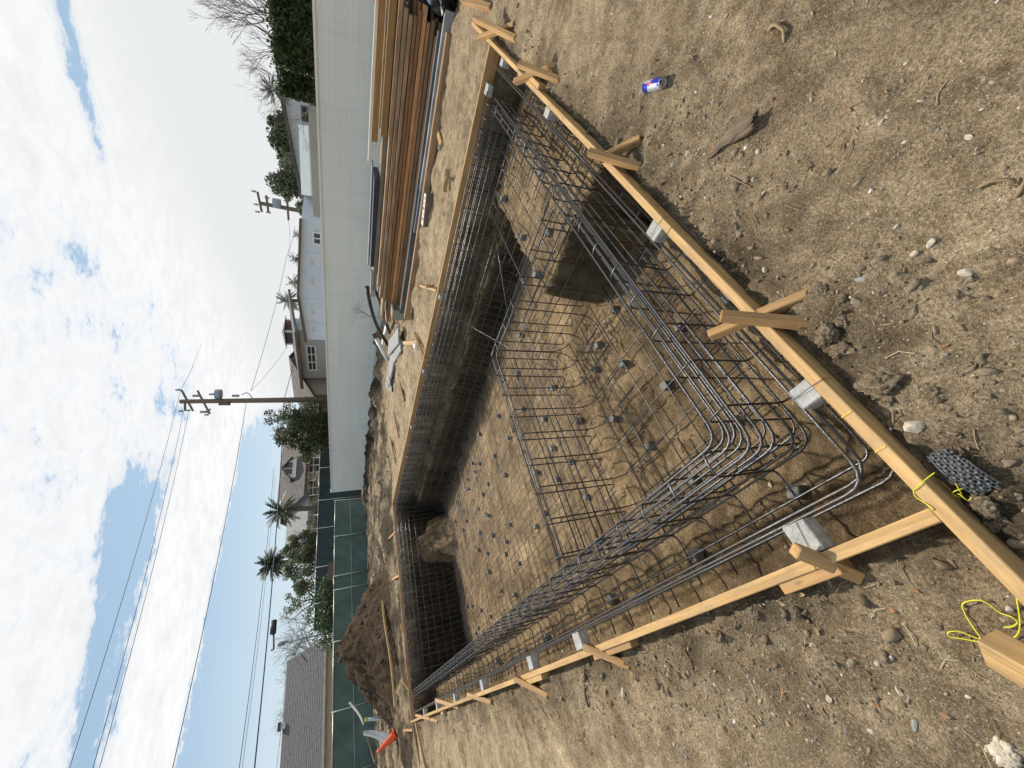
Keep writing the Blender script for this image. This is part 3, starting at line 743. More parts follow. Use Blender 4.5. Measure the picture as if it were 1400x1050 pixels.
root('twig', [(930, 880, 0.004), (945, 900, 0.012), (950, 920, 0.006)], 0.004, M['root'], 'dry stalk with dark tip on the left bank', 'twig')
root('twig', [(1020, 970, 0.004), (1030, 980, 0.006), (1040, 993, 0.004)], 0.0028, M['leafdry'], 'thin red brown twig on the near left ground', 'twig')
root('twig', [(1215, 575, 0.012), (1228, 590, 0.03), (1225, 560, 0.02)], 0.0035, M['root'], 'small root hooked over soil above the drain mat', 'twig')
# rotten wood chunk
def driftwood():
    a, b = GP(970, 218), GP(1038, 162); V, F = [], []
    d = (b - a); ln = d.length; x = d.normalized(); y = Vector((0, 0, 1)).cross(x).normalized()
    n, s = 40, 22
    wid = [0.004, 0.012, 0.016, 0.014, 0.019, 0.026, 0.030, 0.029, 0.034, 0.031, 0.022]
    for i in range(n + 1):
        u = i / n; w = float(np.interp(u, np.linspace(0, 1, 11), wid)); h = 0.006 + 0.014 * u
        bend = 0.014 * math.sin(u * PI * 1.5) - 0.006 * u; tw_ = 0.9 * u
        for k in range(s):
            an = 2 * PI * k / s
            rr = 1 + 0.22 * math.sin(an * 2 + 1 + u * 1.5) + 0.16 * math.sin(an * 7 + u * 3) + random.uniform(-.05, .05)
            p = Vector((0, math.cos(an) * w * rr, math.sin(an) * h * rr))
            p = Matrix.Rotation(tw_ * 0.5, 3, 'X') @ p
            ex = random.uniform(-.02, .012) + 0.02 * math.cos(an) if i == n else 0
            V.append(a + x * (u * ln + ex) + y * (p.y + bend) + Vector((0, 0, 0.010 + h * 0.7 + 0.012 * u + p.z)))
    for i in range(n):
        for k in range(s):
            F.append((i * s + k, i * s + (k + 1) % s, (i + 1) * s + (k + 1) % s, (i + 1) * s + k))
    F.append(tuple(range(s - 1, -1, -1))); F.append(tuple(n * s + k for k in range(s)))
    o = mesh('wood_chunk', V, F, M['chunk'], None, a, True)
    o.rotation_euler = (0, 0, 0); ang = math.atan2(x.y, x.x)
    o.data.transform(Matrix.Rotation(-ang, 4, 'Z')); o.rotation_euler.z = ang
    tag(o, 'split piece of grey brown rotten wood tapering to a point', 'wood chunk')
driftwood()

# ------------------------------------------------------------------ formwork boards
BW, BH = 0.042, 0.092
def board(p0, p1, label, name='form_board', mat='pine', w=BW, h=BH, group='form boards around the pool excavation', **k):
    o = beam(name, p0, p1, w, h, M[mat], up=(0, 0, 1), **k); return tag(o, label, 'form board', group)
zc = -BH / 2
b_near = board((-1.1, 0.632, zc), (1.63, 0.640, zc), 'long sunlit pine form board running out of the frame past the near corner', warp=0.004)
board((1.634, 0.640, zc), (4.62, 0.625, zc - 0.002), 'middle pine form board of the right hand side, butted after the white spacer', warp=-0.006)
board((4.625, 0.610, zc - 0.002), (6.9, 0.600, zc - 0.002), 'far pine form board of the right hand side ending under a stake', warp=0.004)
b_left = board((0.062, 0.660, zc + 0.001), (0.070, 6.2, zc), 'pine form board of the left side meeting the near board at the corner', warp=0.006)
board((0.070, 6.204, zc), (0.062, 13.02, zc), 'farther pine form board of the left side reaching the back corner', warp=-0.008)
board((0.0, 12.96, zc), (6.0, 12.955, zc), 'thin dark form board closing the back of the pool', mat='oldwood', warp=0.01)
board((5.835, 12.93, zc - 0.01), (5.828, 6.7, zc - 0.02), 'back half of the brown form board facing the lumber stack', h=0.13, mat='stake', warp=0.008)
board((5.828, 6.696, zc - 0.02), (5.84, 0.58, zc - 0.025), 'front half of the brown form board facing the lumber stack', h=0.14, mat='stake', warp=-0.008)
# pencil / crayon marks on the near board top
for px, py in ((1164, 562), (1209, 611)):
    p = G(px, py, 0.0)
    v, f = box_vf(p.x - 0.0025, p.x + 0.0025, 0.619, 0.655, 0.0004, 0.0016)
    o = mesh('crayon_mark', v, f, M['ypaint'], None, (p.x, 0.63, 0.002)); o.parent = b_near; o.matrix_parent_inverse = b_near.matrix_world.inverted() if False else Matrix.Identity(4)
    bpy.context.view_layer.update()
    o.matrix_local = b_near.matrix_basis.inverted() @ Matrix.Translation((p.x, 0.636, 0.002))
# splice blocks nailed along the boards
def block(p0, p1, w, h, label, mat='pine', cat='splice block', name='splice_block', **k):
    return tag(beam(name, p0, p1, w, h, M[mat], **k), label, cat, 'wood splice blocks nailed to the forms')
block((3.98, 0.583, -0.042), (4.40, 0.580, -0.042), 0.040, 0.085, 'pale splice block on the outer side of the right hand boards')
block((0.020, G(1062, 795, -0.01).y, -0.052), (0.022, 1.02, -0.052), 0.042, 0.09, 'splice block under the nearest left brace', 'stake')
block((0.022, 2.95, -0.055), (0.022, 2.45, -0.055), 0.040, 0.085, 'splice block beside the second left brace', 'stake')
block((0.018, 4.52, -0.050), (0.018, 3.95, -0.050), 0.042, 0.085, 'splice block beside the third left brace', 'pine')
block((0.018, 8.9, -0.05), (0.018, 8.7, -0.05), 0.04, 0.08, 'small splice block far along the left board', 'pine')
block((0.018, 10.8, -0.05), (0.018, 10.2, -0.05), 0.04, 0.085, 'splice block near the back end of the left board', 'stake')

# ------------------------------------------------------------------ stakes and braces
def stake(p0, p1, label, w=0.045, h=0.06, mat='stake', cat='wooden stake', group='wooden stakes bracing the form boards', roll=0.3, **k):
    return tag(beam('wooden_stake', p0, p1, w, h, M[mat], roll=roll, bev=0.004, **k), label, cat, group)
# crossed pairs over the right hand board (feet in the soil outside, heads over the pool)
def cross(foot, head, zh, label, w=0.038, h=0.048, roll=0.3, zf=-0.10):
    stake(G(*foot, zf), G(*head, zh), label, w, h, roll=roll)
cross((1108, 402), (970, 459), 0.055, 'stake nearest the camera lying under its partner in the first crossed pair', 0.040, 0.046, 0.25)
cross((1118, 444), (985, 432), 0.130, 'upper stake of the nearest crossed pair, sunlit square end toward the pool', 0.040, 0.046, 0.7)
cross((876, 190), (818, 219), 0.050, 'lower stake of the second crossed pair on the right board', 0.04, 0.05, 0.2)
cross((876, 229), (805, 208), 0.135, 'upper stake of the second crossed pair, beyond the drink can', 0.04, 0.05, 0.6)
cross((762, 90), (704, 112), 0.060, 'lower stake of the third crossed pair beside the splice block', 0.045, 0.055, 0.2)
cross((766, 110), (710, 88), 0.155, 'upper stake of the third crossed pair beside the splice block', 0.045, 0.055, 0.6)
cross((704, 34), (653, 53), 0.06, 'lower stake of the far crossed pair near the corner', 0.05, 0.06, 0.2)
cross((706, 54), (648, 25), 0.18, 'upper stake of the far crossed pair near the corner', 0.05, 0.07, 0.6)
cross((672, 11), (632, 1), 0.16, 'last brown stake at the top end of the right board', 0.06, 0.08, 0.4)
# left side: braces leaning from the ground outside onto the board
cross((1174, 787), (1086, 752), 0.075, 'short brace leaning on the left board closest to the corner', 0.045, 0.055, 0.4)
cross((864, 910), (801, 884), 0.03, 'second brace from the near corner on the left board', 0.045, 0.075, 0.3)
cross((752, 951), (707, 928), 0.03, 'third brace from the near corner on the left board', 0.045, 0.08, 0.3)
cross((674, 960), (641, 950), 0.03, 'fourth brace on the left board', 0.05, 0.07, 0.3)
cross((629, 967), (597, 957), 0.08, 'fifth brace crossing over the left board', 0.05, 0.07, 0.3)
cross((600, 986), (570, 978), 0.04, 'sixth brace low on the left board', 0.05, 0.08, 0.3)
stake((-1.0, 11.6, -0.08), (0.02, 12.1, 0.0), 'long dark kicker lying on the ground by the back left corner', 0.07, 0.05, 'oldwood', roll=0.0)
stake((-0.75, 12.6, -0.08), (-0.02, 12.75, -0.02), 'second dark kicker lying by the back left corner', 0.07, 0.05, 'oldwood', roll=0.0)
# lumber side
def side_stake(px, py, hgt, label, mat='stake', lean=0.0):
    p = GP(px, py); stake(p - Vector((0, 0, 0.05)), p + Vector((lean, 0, hgt)), label, 0.05, 0.05, mat, roll=0.1)
side_stake(620, 245, 0.13, 'small stake outside the lumber side board nearest the paper bag', 'oldwood')
stake(G(612, 232, -0.08), G(608, 262, -0.02), 'little brace behind the small stake by the lumber side board', 0.04, 0.06, 'stake')
side_stake(592, 392, 0.14, 'stake with a light top outside the middle of the lumber side board')
stake(G(575, 390, -0.08), G(598, 397, -0.02), 'brace in front of the light topped stake', 0.05, 0.06, 'pine')
stake(G(545, 469, -0.08), G(572, 468, -0.05), 'flat kicker board lying behind the lumber side board', 0.10, 0.05, 'pine')
stake(G(567, 455, -0.06), G(581, 492, -0.02), 'brace running along the lumber side board beside a white cup', 0.05, 0.06, 'pine')
for px, py, lb in ((553, 548, 'dark kicker behind the lumber side board, first beyond the white cup'), (545, 598, 'dark kicker behind the lumber side board, second beyond the white cup'), (540, 632, 'dark kicker behind the lumber side board close to the back corner')):
    p = G(px, py, -0.06); stake(p, p + Vector((1.1, 0.15, 0.06)), lb, 0.08, 0.05, 'oldwood', roll=0.0)
stake((4.9, 13.05, -0.03), (5.3, 14.7, 0.02), 'long thin kicker behind the back board nearest the corner', 0.06, 0.05, 'redwood', roll=0.0)
stake((3.55, 13.05, -0.03), (3.9, 14.6, 0.0), 'long thin kicker behind the middle of the back board', 0.06, 0.05, 'redwood', roll=0.0)
stake((2.0, 13.6, -0.09), (2.25, 13.1, 0.03), 'small pale brace behind the back board', 0.05, 0.05, 'pine')
stake((0.75, 13.02, -0.02), (0.95, 13.02, 0.10), 'short pale block standing on the back board', 0.06, 0.08, 'pine')
stake((-0.1, 13.05, -0.04), (-0.05, 14.6, 0.0), 'orange brown kicker at the back left corner', 0.05, 0.06, 'stake', roll=0.0)
# stub at the near edge of the frame
stake((-0.255, 0.80, -0.02), (-0.40, 0.655, 0.05), 'cut end of a fat pine stake at the near edge beside the yellow cord', 0.085, 0.07, 'pine', roll=0.5)

# ------------------------------------------------------------------ rebar
RB = 0.0064
def cage(label, group=None, name='rebar_cage', loc=(0, 0, 0), cat='rebar cage'):
    return thing(name, label, cat, loc, group)
def bar(t, pts, r=RB, name='rebar', fil=0.045, j=0.004, sides=6, seg=1.2):
    pts = [Vector(p) for p in pts]
    pts = [pts[0]] + jig(pts[1:-1], j) + [pts[-1]] if len(pts) > 2 else jig(pts, j)
    if len(pts) == 2 and (pts[1] - pts[0]).length > seg:       # long bars sag and wander slightly
        pp = resample(pts, seg * 0.6); pts = [pp[0]] + jig(pp[1:-1], j * 1.4) + [pp[-1]]
        path = pts
    else: path = fillet(pts, fil, 4)
    return tube(name, path, r * 1.1, M['rebar'], t, sides)
GRP = 'rebar cages and mats inside the excavation'
# 1: L-shaped beam cage along the left and right-hand boards
c1 = cage('thick bundled rebar beam turning the near corner, set in from the left and right boards', GRP, loc=(0.6, 1.1, -0.6))
for k, z in enumerate((-0.100, -0.185, -0.270)):
    o_ = 0.004 * k
    bar(c1, [(5.50, 1.175 + o_, z), (0.665 + o_, 1.185, z), (0.665 + o_, 12.85, z)], 0.0072, fil=0.10)
    bar(c1, [(5.46, 1.050 + o_, z - 0.004), (0.535 + o_, 1.045, z - 0.004), (0.535 + o_, 12.80, z - 0.004)], 0.0072, fil=0.10)
    if k < 2:   # the middle bars of the bundle
        bar(c1, [(5.40, 1.115 + o_, z + 0.006), (0.60 + o_, 1.115, z + 0.006), (0.60 + o_, 12.7, z + 0.006)], 0.0066, fil=0.10)
for z in (-0.42, -0.52):
    bar(c1, [(5.3, 1.048, z), (0.53, 1.05, z), (0.53, 12.75, z)], 0.0062, fil=0.10)
for z in (-0.50, -0.76, -1.0):
    bar(c1, [(3.15, 1.175, z), (0.672, 1.185, z), (0.672, 12.7, z)], 0.0058, fil=0.09)
for z, q in ((-0.050, 0.0), (-0.085, 0.02), (-0.30, 0.01)):   # bars against the forms
    bar(c1, [(5.7, 0.775 - q * 0.5, z), (0.215 + q, 0.765 - q, z), (0.215 + q, 12.8, z)], 0.0062, fil=0.09)
bar(c1, [(5.6, 0.90, -0.545), (0.36, 0.90, -0.545), (0.36, 12.7, -0.545)], 0.0058, fil=0.06)
ys = [1.31 + 0.3 * i for i in range(39)]
for y in ys:
    zb = -1.09 if y < 3.1 else float(floor_z(y)) + 0.09
    e = 0.55 + random.uniform(-0.05, 0.1)
    bar(c1, [(0.665 + e, y, zb), (0.665, y, zb), (0.665, y, -0.088), (0.53, y + 0.004, -0.088), (0.53, y + 0.01, -0.55), (0.17 + random.uniform(-.05, .05), y + 0.01, -0.55)], 0.0055, 'stirrup', 0.05, 0.007)
xs = [0.76 + 0.302 * i for i in range(16)]
for x in xs:
    zb = -1.09 if x < 3.15 else -0.39
    e = 0.55 if x < 3.15 else 0.4
    bar(c1, [(x, 1.18 + e, zb), (x, 1.18, zb), (x, 1.18, -0.088), (x + 0.004, 1.045, -0.088), (x + 0.01, 1.045, -0.55 if x < 3.2 else -0.40), (x + 0.01, 0.775, -0.55 if x < 3.2 else -0.40)] + ([(x + 0.01, 0.765, -0.12 + random.uniform(-.05, .02))] if x > 3.2 else []), 0.0055, 'stirrup', 0.05, 0.007)
# 2: beam and wall steel on the lumber side
c2 = cage('long dark rebar wall hanging below the brown board on the lumber side', GRP, loc=(5.6, 7.0, -0.6))
for x, zs in ((5.50, (-0.07, -0.16, -0.25, -0.34, -0.43)), (5.66, (-0.05, -0.14, -0.23, -0.32, -0.41))):
    for z in zs: bar(c2, [(x + 0.005 * z, 1.0 + random.uniform(0, 0.15), z), (x, 12.78, z)], 0.0066)
for z, x in ((-0.60, 5.42), (-0.82, 5.33), (-1.04, 5.28), (-1.26, 5.24)):
    bar(c2, [(x, 2.35, z), (x - 0.02, 12.6, z - 0.06)], 0.0055)
for i in range(76):
    y = 1.15 + 0.152 * i
    if y < 2.25: 
        bar(c2, [(5.1, y, -0.39), (5.50, y, -0.39), (5.50, y, -0.055), (5.66, y, -0.045), (5.66, y, -0.42)], 0.005, 'stirrup', 0.05, 0.006)
        continue
    zb = float(floor_z(y)) + 0.09
    if i % 2: bar(c2, [(5.02, y, zb), (5.26, y, zb + 0.06), (5.40, y, -0.62), (5.50, y, -0.40), (5.50, y, -0.06), (5.66, y, -0.05), (5.66, y, -0.45)], 0.0052, 'stirrup', 0.07, 0.007)
    else: bar(c2, [(5.05, y, zb), (5.26, y, zb + 0.06), (5.42, y, -0.58), (5.44, y, -0.42)], 0.005, 'rebar', 0.07, 0.007)
# 3: back wall steel
c3 = cage('close grid of rebar standing against the shaded back wall', GRP, loc=(3.0, 12.7, -0.6))
for y, zs in ((12.62, (-0.08, -0.19, -0.30, -0.41)), (12.78, (-0.06, -0.17, -0.28, -0.39))):
    for z in zs: bar(c3, [(0.7, y, z), (5.5, y, z)], 0.0066)
for z in (-0.58, -0.80, -1.02, -1.24):
    bar(c3, [(0.72, 12.55, z), (5.3, 12.52 + random.uniform(0, .04), z)], 0.0062)
for i in range(34):
    x = 0.74 + 0.143 * i; zb = float(floor_z(12.3)) + 0.10
    if i % 2: bar(c3, [(x, 12.0, zb), (x, 12.45, zb + 0.05), (x, 12.58, -1.2), (x, 12.62, -0.07), (x, 12.78, -0.05), (x, 12.78, -0.5)], 0.0058, 'stirrup', 0.08, 0.007)
    else: bar(c3, [(x, 12.05, zb), (x, 12.45, zb + 0.05), (x, 12.57, -1.2), (x, 12.60, -0.42)], 0.0058, 'rebar', 0.08, 0.007)
# 4: spa dam wall
c4 = cage('freestanding upright rebar wall bent at a corner in the middle of the pool', GRP, loc=(2.0, 3.1, -1.1))
for i in range(9):
    x = 0.76 + 0.304 * i
    bar(c4, [(x + 0.01, 2.35, -1.10), (x, 3.065, -1.10), (x, 3.065, -0.105), (x, 3.20, -0.10), (x, 3.20, -1.06), (x + 0.005, 3.42, -1.12)], 0.0058, 'stirrup', [0, 0.22, 0.035, 0.035, 0.09, 0], 0.005)
for i in range(6):
    y = 1.42 + 0.31 * i
    bar(c4, [(2.55, y, -1.10), (3.10, y, -1.10), (3.10, y, -0.105), (3.25, y, -0.10), (3.25, y, -0.42 if y < 2.2 else -1.08), (3.5, y, -0.40 if y < 2.2 else -1.12)], 0.0058, 'stirrup', [0, 0.2, 0.035, 0.035, 0.08, 0], 0.006)
for z in (-0.11, -0.34, -0.58, -0.82):
    bar(c4, [(0.70, 3.07, z), (3.10, 3.07, z), (3.105, 1.25, z)], 0.0058, fil=0.07)
    bar(c4, [(0.70, 3.195, z - 0.01), (3.24, 3.195, z - 0.01), (3.245, 1.25, z - 0.01)], 0.0058, fil=0.07)
bar(c4, [(0.72, 3.13, -0.10), (3.1, 3.14, -0.10)], 0.0052)
# mats
c5 = cage('rebar mat covering the sunlit floor of the large pool basin', GRP, 'rebar_mat', (3, 8, -1.4), 'rebar mat')
for i in range(18):
    x = 0.80 + 0.265 * i
    bar(c5, [(x, 3.3, -1.115), (x, 4.2, float(floor_z(4.2)) + 0.085), (x, 11.0, float(floor_z(11)) + 0.085), (x, 12.5, float(floor_z(12.5)) + 0.09)], 0.0048, fil=0.2, j=0.012)
for i in range(34):
    y = 3.38 + 0.27 * i; z = float(floor_z(y)) + 0.098
    bar(c5, [(0.70, y, z), (5.35, y, z)], 0.0046, j=0.014)
c6 = cage('open rebar mat on the floor of the small square basin nearest the corner', GRP, 'rebar_mat', (2, 2, -1.1), 'rebar mat')
for i in range(8): bar(c6, [(0.80 + 0.302 * i, 1.22, -1.105), (0.80 + 0.302 * i, 3.0, -1.105)], 0.0056, j=0.008)
for i in range(6): bar(c6, [(0.70, 1.40 + 0.3 * i, -1.093), (3.2, 1.40 + 0.3 * i, -1.093)], 0.0056, j=0.008)
c7 = cage('rebar mat over the shallow ledge by the far right corner', GRP, 'rebar_mat', (4.4, 1.5, -0.4), 'rebar mat')
for i in range(8): bar(c7, [(3.30 + 0.3 * i, 0.80, -0.40), (3.30 + 0.3 * i, 2.45, -0.40)], 0.0054, j=0.008)
for i in range(6): bar(c7, [(3.15, 0.9 + 0.29 * i, -0.389), (5.5, 0.9 + 0.29 * i, -0.389)], 0.0054, j=0.008)
for p, q, lb in (((5.52, 4.55, -0.42), (3.05, 3.30, -0.98), 'single thin bar leaning from the lumber side wall to the upright rebar wall'), ((5.0, 2.45, -0.39), (3.6, 4.5, -1.1), 'loose bar sloping down off the shallow ledge')):
    v, f = tube_vf(resample([p, q], 0.5), 0.005, 6); tag(mesh('loose_rebar', v, f, M['rebar'], None, p, True), lb, 'rebar')

# spacer blocks under the steel
def dobie_me():
    v, f = box_vf(-0.038, 0.038, -0.038, 0.038, 0, 0.075)
    v = [(x * (1 - 0.12 * (z > 0.01)), y * (1 - 0.12 * (z > 0.01)), z) for x, y, z in v]
    me = bpy.data.meshes.new('spacer_block'); me.from_pydata(v, [], f); me.update(); bevel_me(me, 0.005); me.materials.append(M['dobie']); return me
dm = dobie_me()
def dob(x, y, label, group):
    o = bpy.data.objects.new('spacer_block', dm); COL.objects.link(o)
    o.location = (x, y, gz_at(x, y) - 0.006); o.rotation_euler = (random.uniform(-.08, .08), random.uniform(-.08, .08), random.uniform(0, 1.5)); tag(o, label, 'spacer block', group)
for i in range(8):
    for j in range(15):
        x, y = 1.0 + 0.53 * i + random.uniform(-.2, .2), 3.55 + 0.6 * j + random.uniform(-.25, .25)
        if x < 5.0 and random.random() < 0.45: dob(x, y, 'small grey concrete cube under the mat of the large pool floor', 'concrete spacer cubes on the large pool floor')
for x, y in ((1.1, 1.72), (1.75, 2.05), (2.3, 2.35), (1.45, 2.6), (2.6, 2.75), (0.95, 2.35), (2.05, 1.6), (2.9, 2.1), (1.95, 2.85), (2.75, 2.5)):
    dob(x, y, 'small grey concrete cube under the mat of the near square basin', 'concrete spacer cubes on the near basin floor')
for x, y in ((3.6, 1.7), (4.2, 2.1), (3.5, 2.15), (4.9, 1.3), (5.1, 2.05), (4.3, 1.35)):
    dob(x, y, 'small grey concrete cube under the mat of the shallow ledge', 'concrete spacer cubes on the shallow ledge')
for x, y in ((0.40, 1.35), (0.36, 2.2), (0.38, 3.4), (0.36, 5.0), (1.5, 0.92), (2.0, 0.9), (0.4, 7.0)):
    dob(x, y, 'small grey concrete cube in the narrow outer trench', 'concrete spacer cubes in the outer trench')
# flat-topped concrete spacers wired to the forms
def spacer(x0, x1, y0, y1, z0, z1, label, wire=None):
    c = ((x0 + x1) / 2, (y0 + y1) / 2, z0); t = thing('form_spacer', label, 'concrete spacer', c, 'concrete spacers wired to the form boards')
    v, f = box_vf(x0, x1, y0, y1, z0, z1)
    o = mesh('concrete_block', [(a + random.uniform(-.003, .003), b + random.uniform(-.003, .003), d) for a, b, d in v], f, M['concrete'], t); bevel_me(o.data, 0.004)
    if wire: tube('tie_wire', [Vector(p) for p in wire], 0.0013, M['wire'], t, 4)
spacer(0.515, 0.60, 0.662, 0.745, -0.09, -0.012, 'pale concrete spacer on the right board nearest the corner', [(0.57, 0.745, -0.05), (0.565, 0.745, -0.008), (0.56, 0.66, 0.004), (0.555, 0.612, 0.003), (0.553, 0.608, -0.03)])
spacer(1.70, 1.80, 0.663, 0.745, -0.09, -0.012, 'pale concrete spacer at the butt joint of the right boards', [(1.74, 0.745, -0.05), (1.735, 0.745, -0.008), (1.73, 0.66, 0.004), (1.72, 0.612, 0.003), (1.715, 0.608, -0.03)])
spacer(3.62, 3.72, 0.652, 0.73, -0.09, -0.012, 'concrete spacer on the right board between the second and third crossed stakes')
spacer(5.2, 5.3, 0.64, 0.71, -0.09, -0.012, 'concrete spacer on the right board by the far crossed stakes')
spacer(0.085, 0.205, 1.02, 1.12, -0.09, -0.010, 'large pale concrete spacer on the left board beside the nearest brace', [(0.205, 1.05, -0.05), (0.2, 1.05, -0.007), (0.10, 1.07, -0.006), (0.085, 1.08, 0.003), (0.04, 1.09, 0.003)])
for k, (y, lb) in enumerate(((3.05, 'concrete spacer on the left board by the second brace'), (4.1, 'concrete spacer on the left board by the third brace'), (5.9, 'concrete spacer on the left board by the fourth brace'), (7.6, 'concrete spacer on the left board by the fifth brace'), (9.2, 'concrete spacer on the left board by the sixth brace'), (10.8, 'concrete spacer on the left board near the back end'))):
    spacer(0.092, 0.20, y, y + 0.11, -0.09, -0.012, lb)
spacer(5.66, 5.80, 0.98, 1.10, -0.12, -0.05, 'grey concrete spacer in the far right corner of the forms')
for y, lb in ((4.2, 'concrete spacer on the lumber side board, front one'), (6.2, 'concrete spacer on the lumber side board, middle one'), (8.3, 'concrete spacer on the lumber side board, back one')):
    spacer(5.72, 5.805, y, y + 0.09, -0.11, -0.03, lb)

# ------------------------------------------------------------------ drink can, drain mat, twine
def can():
    p = GP(898, 118); ax = (GP(912, 116) - GP(884, 121)); ax.z = 0; ax.normalize()
    t = thing('drink_can', 'empty blue and silver drink can lying on the soil', 'can', (p.x, p.y, p.z))
    Rr, H = 0.031, 0.155
    m, nt, b = new_mat('can_print')
    tc = nt.nodes.new('ShaderNodeTexCoord'); sp = nt.nodes.new('ShaderNodeSeparateXYZ'); L(nt, tc.outputs['Object'], sp.inputs[0])
    skew = math_n(nt, 'ADD', sp.outputs['Z'], math_n(nt, 'MULTIPLY', sp.outputs['Y'], 0.75))
    a = math_n(nt, 'GREATER_THAN', skew, -0.004)
    sl = math_n(nt, 'GREATER_THAN', math_n(nt, 'SUBTRACT', sp.outputs['Y'], math_n(nt, 'MULTIPLY', sp.outputs['Z'], 0.22)), 0.004)
    x = math_n(nt, 'ABSOLUTE', math_n(nt, 'SUBTRACT', a, sl))
    c = mixc(nt, x, (0.62, 0.66, 0.72), (0.03, 0.05, 0.42))
    v = nt.nodes.new('ShaderNodeVectorMath'); v.operation = 'DISTANCE'; L(nt, tc.outputs['Object'], v.inputs[0]); v.inputs[1].default_value = (0.028, 0.004, 0.0)
    c = mixc(nt, math_n(nt, 'LESS_THAN', v.outputs['Value'], 0.012), c, (0.72, 0.10, 0.16))
    w = math_n(nt, 'LESS_THAN', math_n(nt, 'ABSOLUTE', math_n(nt, 'SUBTRACT', sp.outputs['Y'], math_n(nt, 'MULTIPLY', sp.outputs['Z'], 0.22))), 0.0035)
    c = mixc(nt, math_n(nt, 'MULTIPLY', w, math_n(nt, 'LESS_THAN', math_n(nt, 'ABSOLUTE', sp.outputs['Z']), 0.03)), c, (0.75, 0.12, 0.16))
    L(nt, c, b.inputs['Base Color']); b.inputs['Metallic'].default_value = 0.55; b.inputs['Roughness'].default_value = 0.3
    prof = [(0.0225, -H / 2), (0.026, -H / 2 + 0.004), (Rr, -H / 2 + 0.012), (Rr, H / 2 - 0.014), (0.027, H / 2 - 0.004), (0.0265, H / 2)]
    n = 28; V, F = [], []
    for r, z in prof:
        for k in range(n): V.append((r * math.cos(2 * PI * k / n), r * math.sin(2 * PI * k / n), z))
    for i in range(len(prof) - 1):
        for k in range(n): F.append((i * n + k, i * n + (k + 1) % n, (i + 1) * n + (k + 1) % n, (i + 1) * n + k))
    F.append(tuple(range(n - 1, -1, -1)))
    z = -ax; z = ax; y = Vector((0, 0, 1)); xx = y.cross(z).normalized(); y = z.cross(xx)
    rot = Matrix((y, -xx, z)).transposed().to_4x4()
    rot.translation = (0, 0, 0.030)
    o = mesh('can_body', V, F, m, t, smooth=True, wp=False); o.matrix_local = rot
    al = simple('can_aluminium', (0.55, 0.56, 0.57), 0.3, 0.9, 0.1, 9, 0)
    V, F = [], []
    for r, zz in ((0.0272, H / 2 - 0.001), (0.0275, H / 2 + 0.003), (0.0245, H / 2 + 0.003), (0.0235, H / 2 - 0.003)):
        for k in range(n): V.append((r * math.cos(2 * PI * k / n), r * math.sin(2 * PI * k / n), zz))
    for i in range(3):
        for k in range(n): F.append((i * n + k, i * n + (k + 1) % n, (i + 1) * n + (k + 1) % n, (i + 1) * n + k))
    F.append(tuple(3 * n + k for k in range(n)))
    o = mesh('lid', V, F, al, t, smooth=False, wp=False); o.matrix_local = rot
    V = [(0.006 * math.cos(a) + 0.012, 0.009 * math.sin(a), H / 2 - 0.0022) for a in [2 * PI * k / 16 for k in range(16)]]
    o = mesh('mouth', V, [tuple(range(16))], M['black'], t, wp=False); o.matrix_local = rot
can()
def drain_mat():
    a, b, c = GP(1300, 606), GP(1372, 660), GP(1290, 640)
    u = (b - a); lu = 0.17; u.z = 0; u.normalize(); w = Vector((-u.y, u.x, 0)); lw = 0.062
    if (c - a).dot(w) < 0: w = -w
    t = thing('drain_mat', 'torn piece of dark grey honeycomb plastic mat leaning on the soil', 'plastic mat', a)
    parts = []; nu, nw = 12, 7
    def P(i, j, h):
        q = a + u * (i / nu * lu * 0.82) + w * (j / nw * lw); bow = 0.025 * math.sin(PI * i / nu) + 0.012 * (j / nw)
        return q + Vector((0, 0, 0.012 + bow + h))
    for j in range(nw + 1):
        i0 = 3 if j < 2 else 0
        parts.append(tube_vf([P(i, j, 0) for i in range(i0 if j else 5, nu + 1)], 0.0026, 4))
    for i in range(nu * 2 + 1):
        k = i / 2; j0 = 2 if k < 3 else 0
        for j in range(j0, nw):
            if (i + j) % 2: parts.append(tube_vf([P(k, j, 0), P(k, j + 1, 0)], 0.0032, 4))
    v, f = join_vf(parts); mesh('lattice', v, f, M['slate'] if False else simple('mat_plastic', (0.05, 0.058, 0.065), 0.55, 0, 0.3, 30, 0.2), t)
    pegs = []
    for i in range(1, nu):
        for j in range(1, nw):
            if (i + j) % 2: pegs.append(tube_vf([P(i, j, -0.010), P(i, j, 0.006)], [0.0045, 0.0038], 6))
    v, f = join_vf(pegs); mesh('pegs', v, f, simple('mat_pegs', (0.085, 0.09, 0.095), 0.5, 0, 0.2, 30, 0.1), t).name = 'stud_pattern'
drain_mat()
def twine(pts, label, r=0.0016):
    pp = [Vector(p) for p in pts]; out = []
    for i in range(len(pp) - 1):   # Catmull-Rom through the points
        p0, p1, p2, p3 = pp[max(i - 1, 0)], pp[i], pp[i + 1], pp[min(i + 2, len(pp) - 1)]
        for k in range(6):
            s = k / 6
            out.append(0.5 * ((2 * p1) + (p2 - p0) * s + (2 * p0 - 5 * p1 + 4 * p2 - p3) * s * s + (3 * p1 - p0 - 3 * p2 + p3) * s**3))
    out.append(pp[-1]); v, f = tube_vf(out, r, 5)
    tag(mesh('yellow_twine', v, f, M['yellow'], None, pp[0], True), label, 'twine', 'scraps of yellow mason twine')
tw = lambda *l: [GP(px, py, dz) for px, py, dz in l]
twine([G(1278, 646, 0.004), G(1266, 655, 0.006), G(1252, 668, 0.006), G(1249, 672, 0.0), G(1253, 680, -0.005), G(1268, 690, 0.004), G(1275, 697, 0.004), G(1268, 699, -0.02)], 'yellow twine knotted around the corner of the boards')
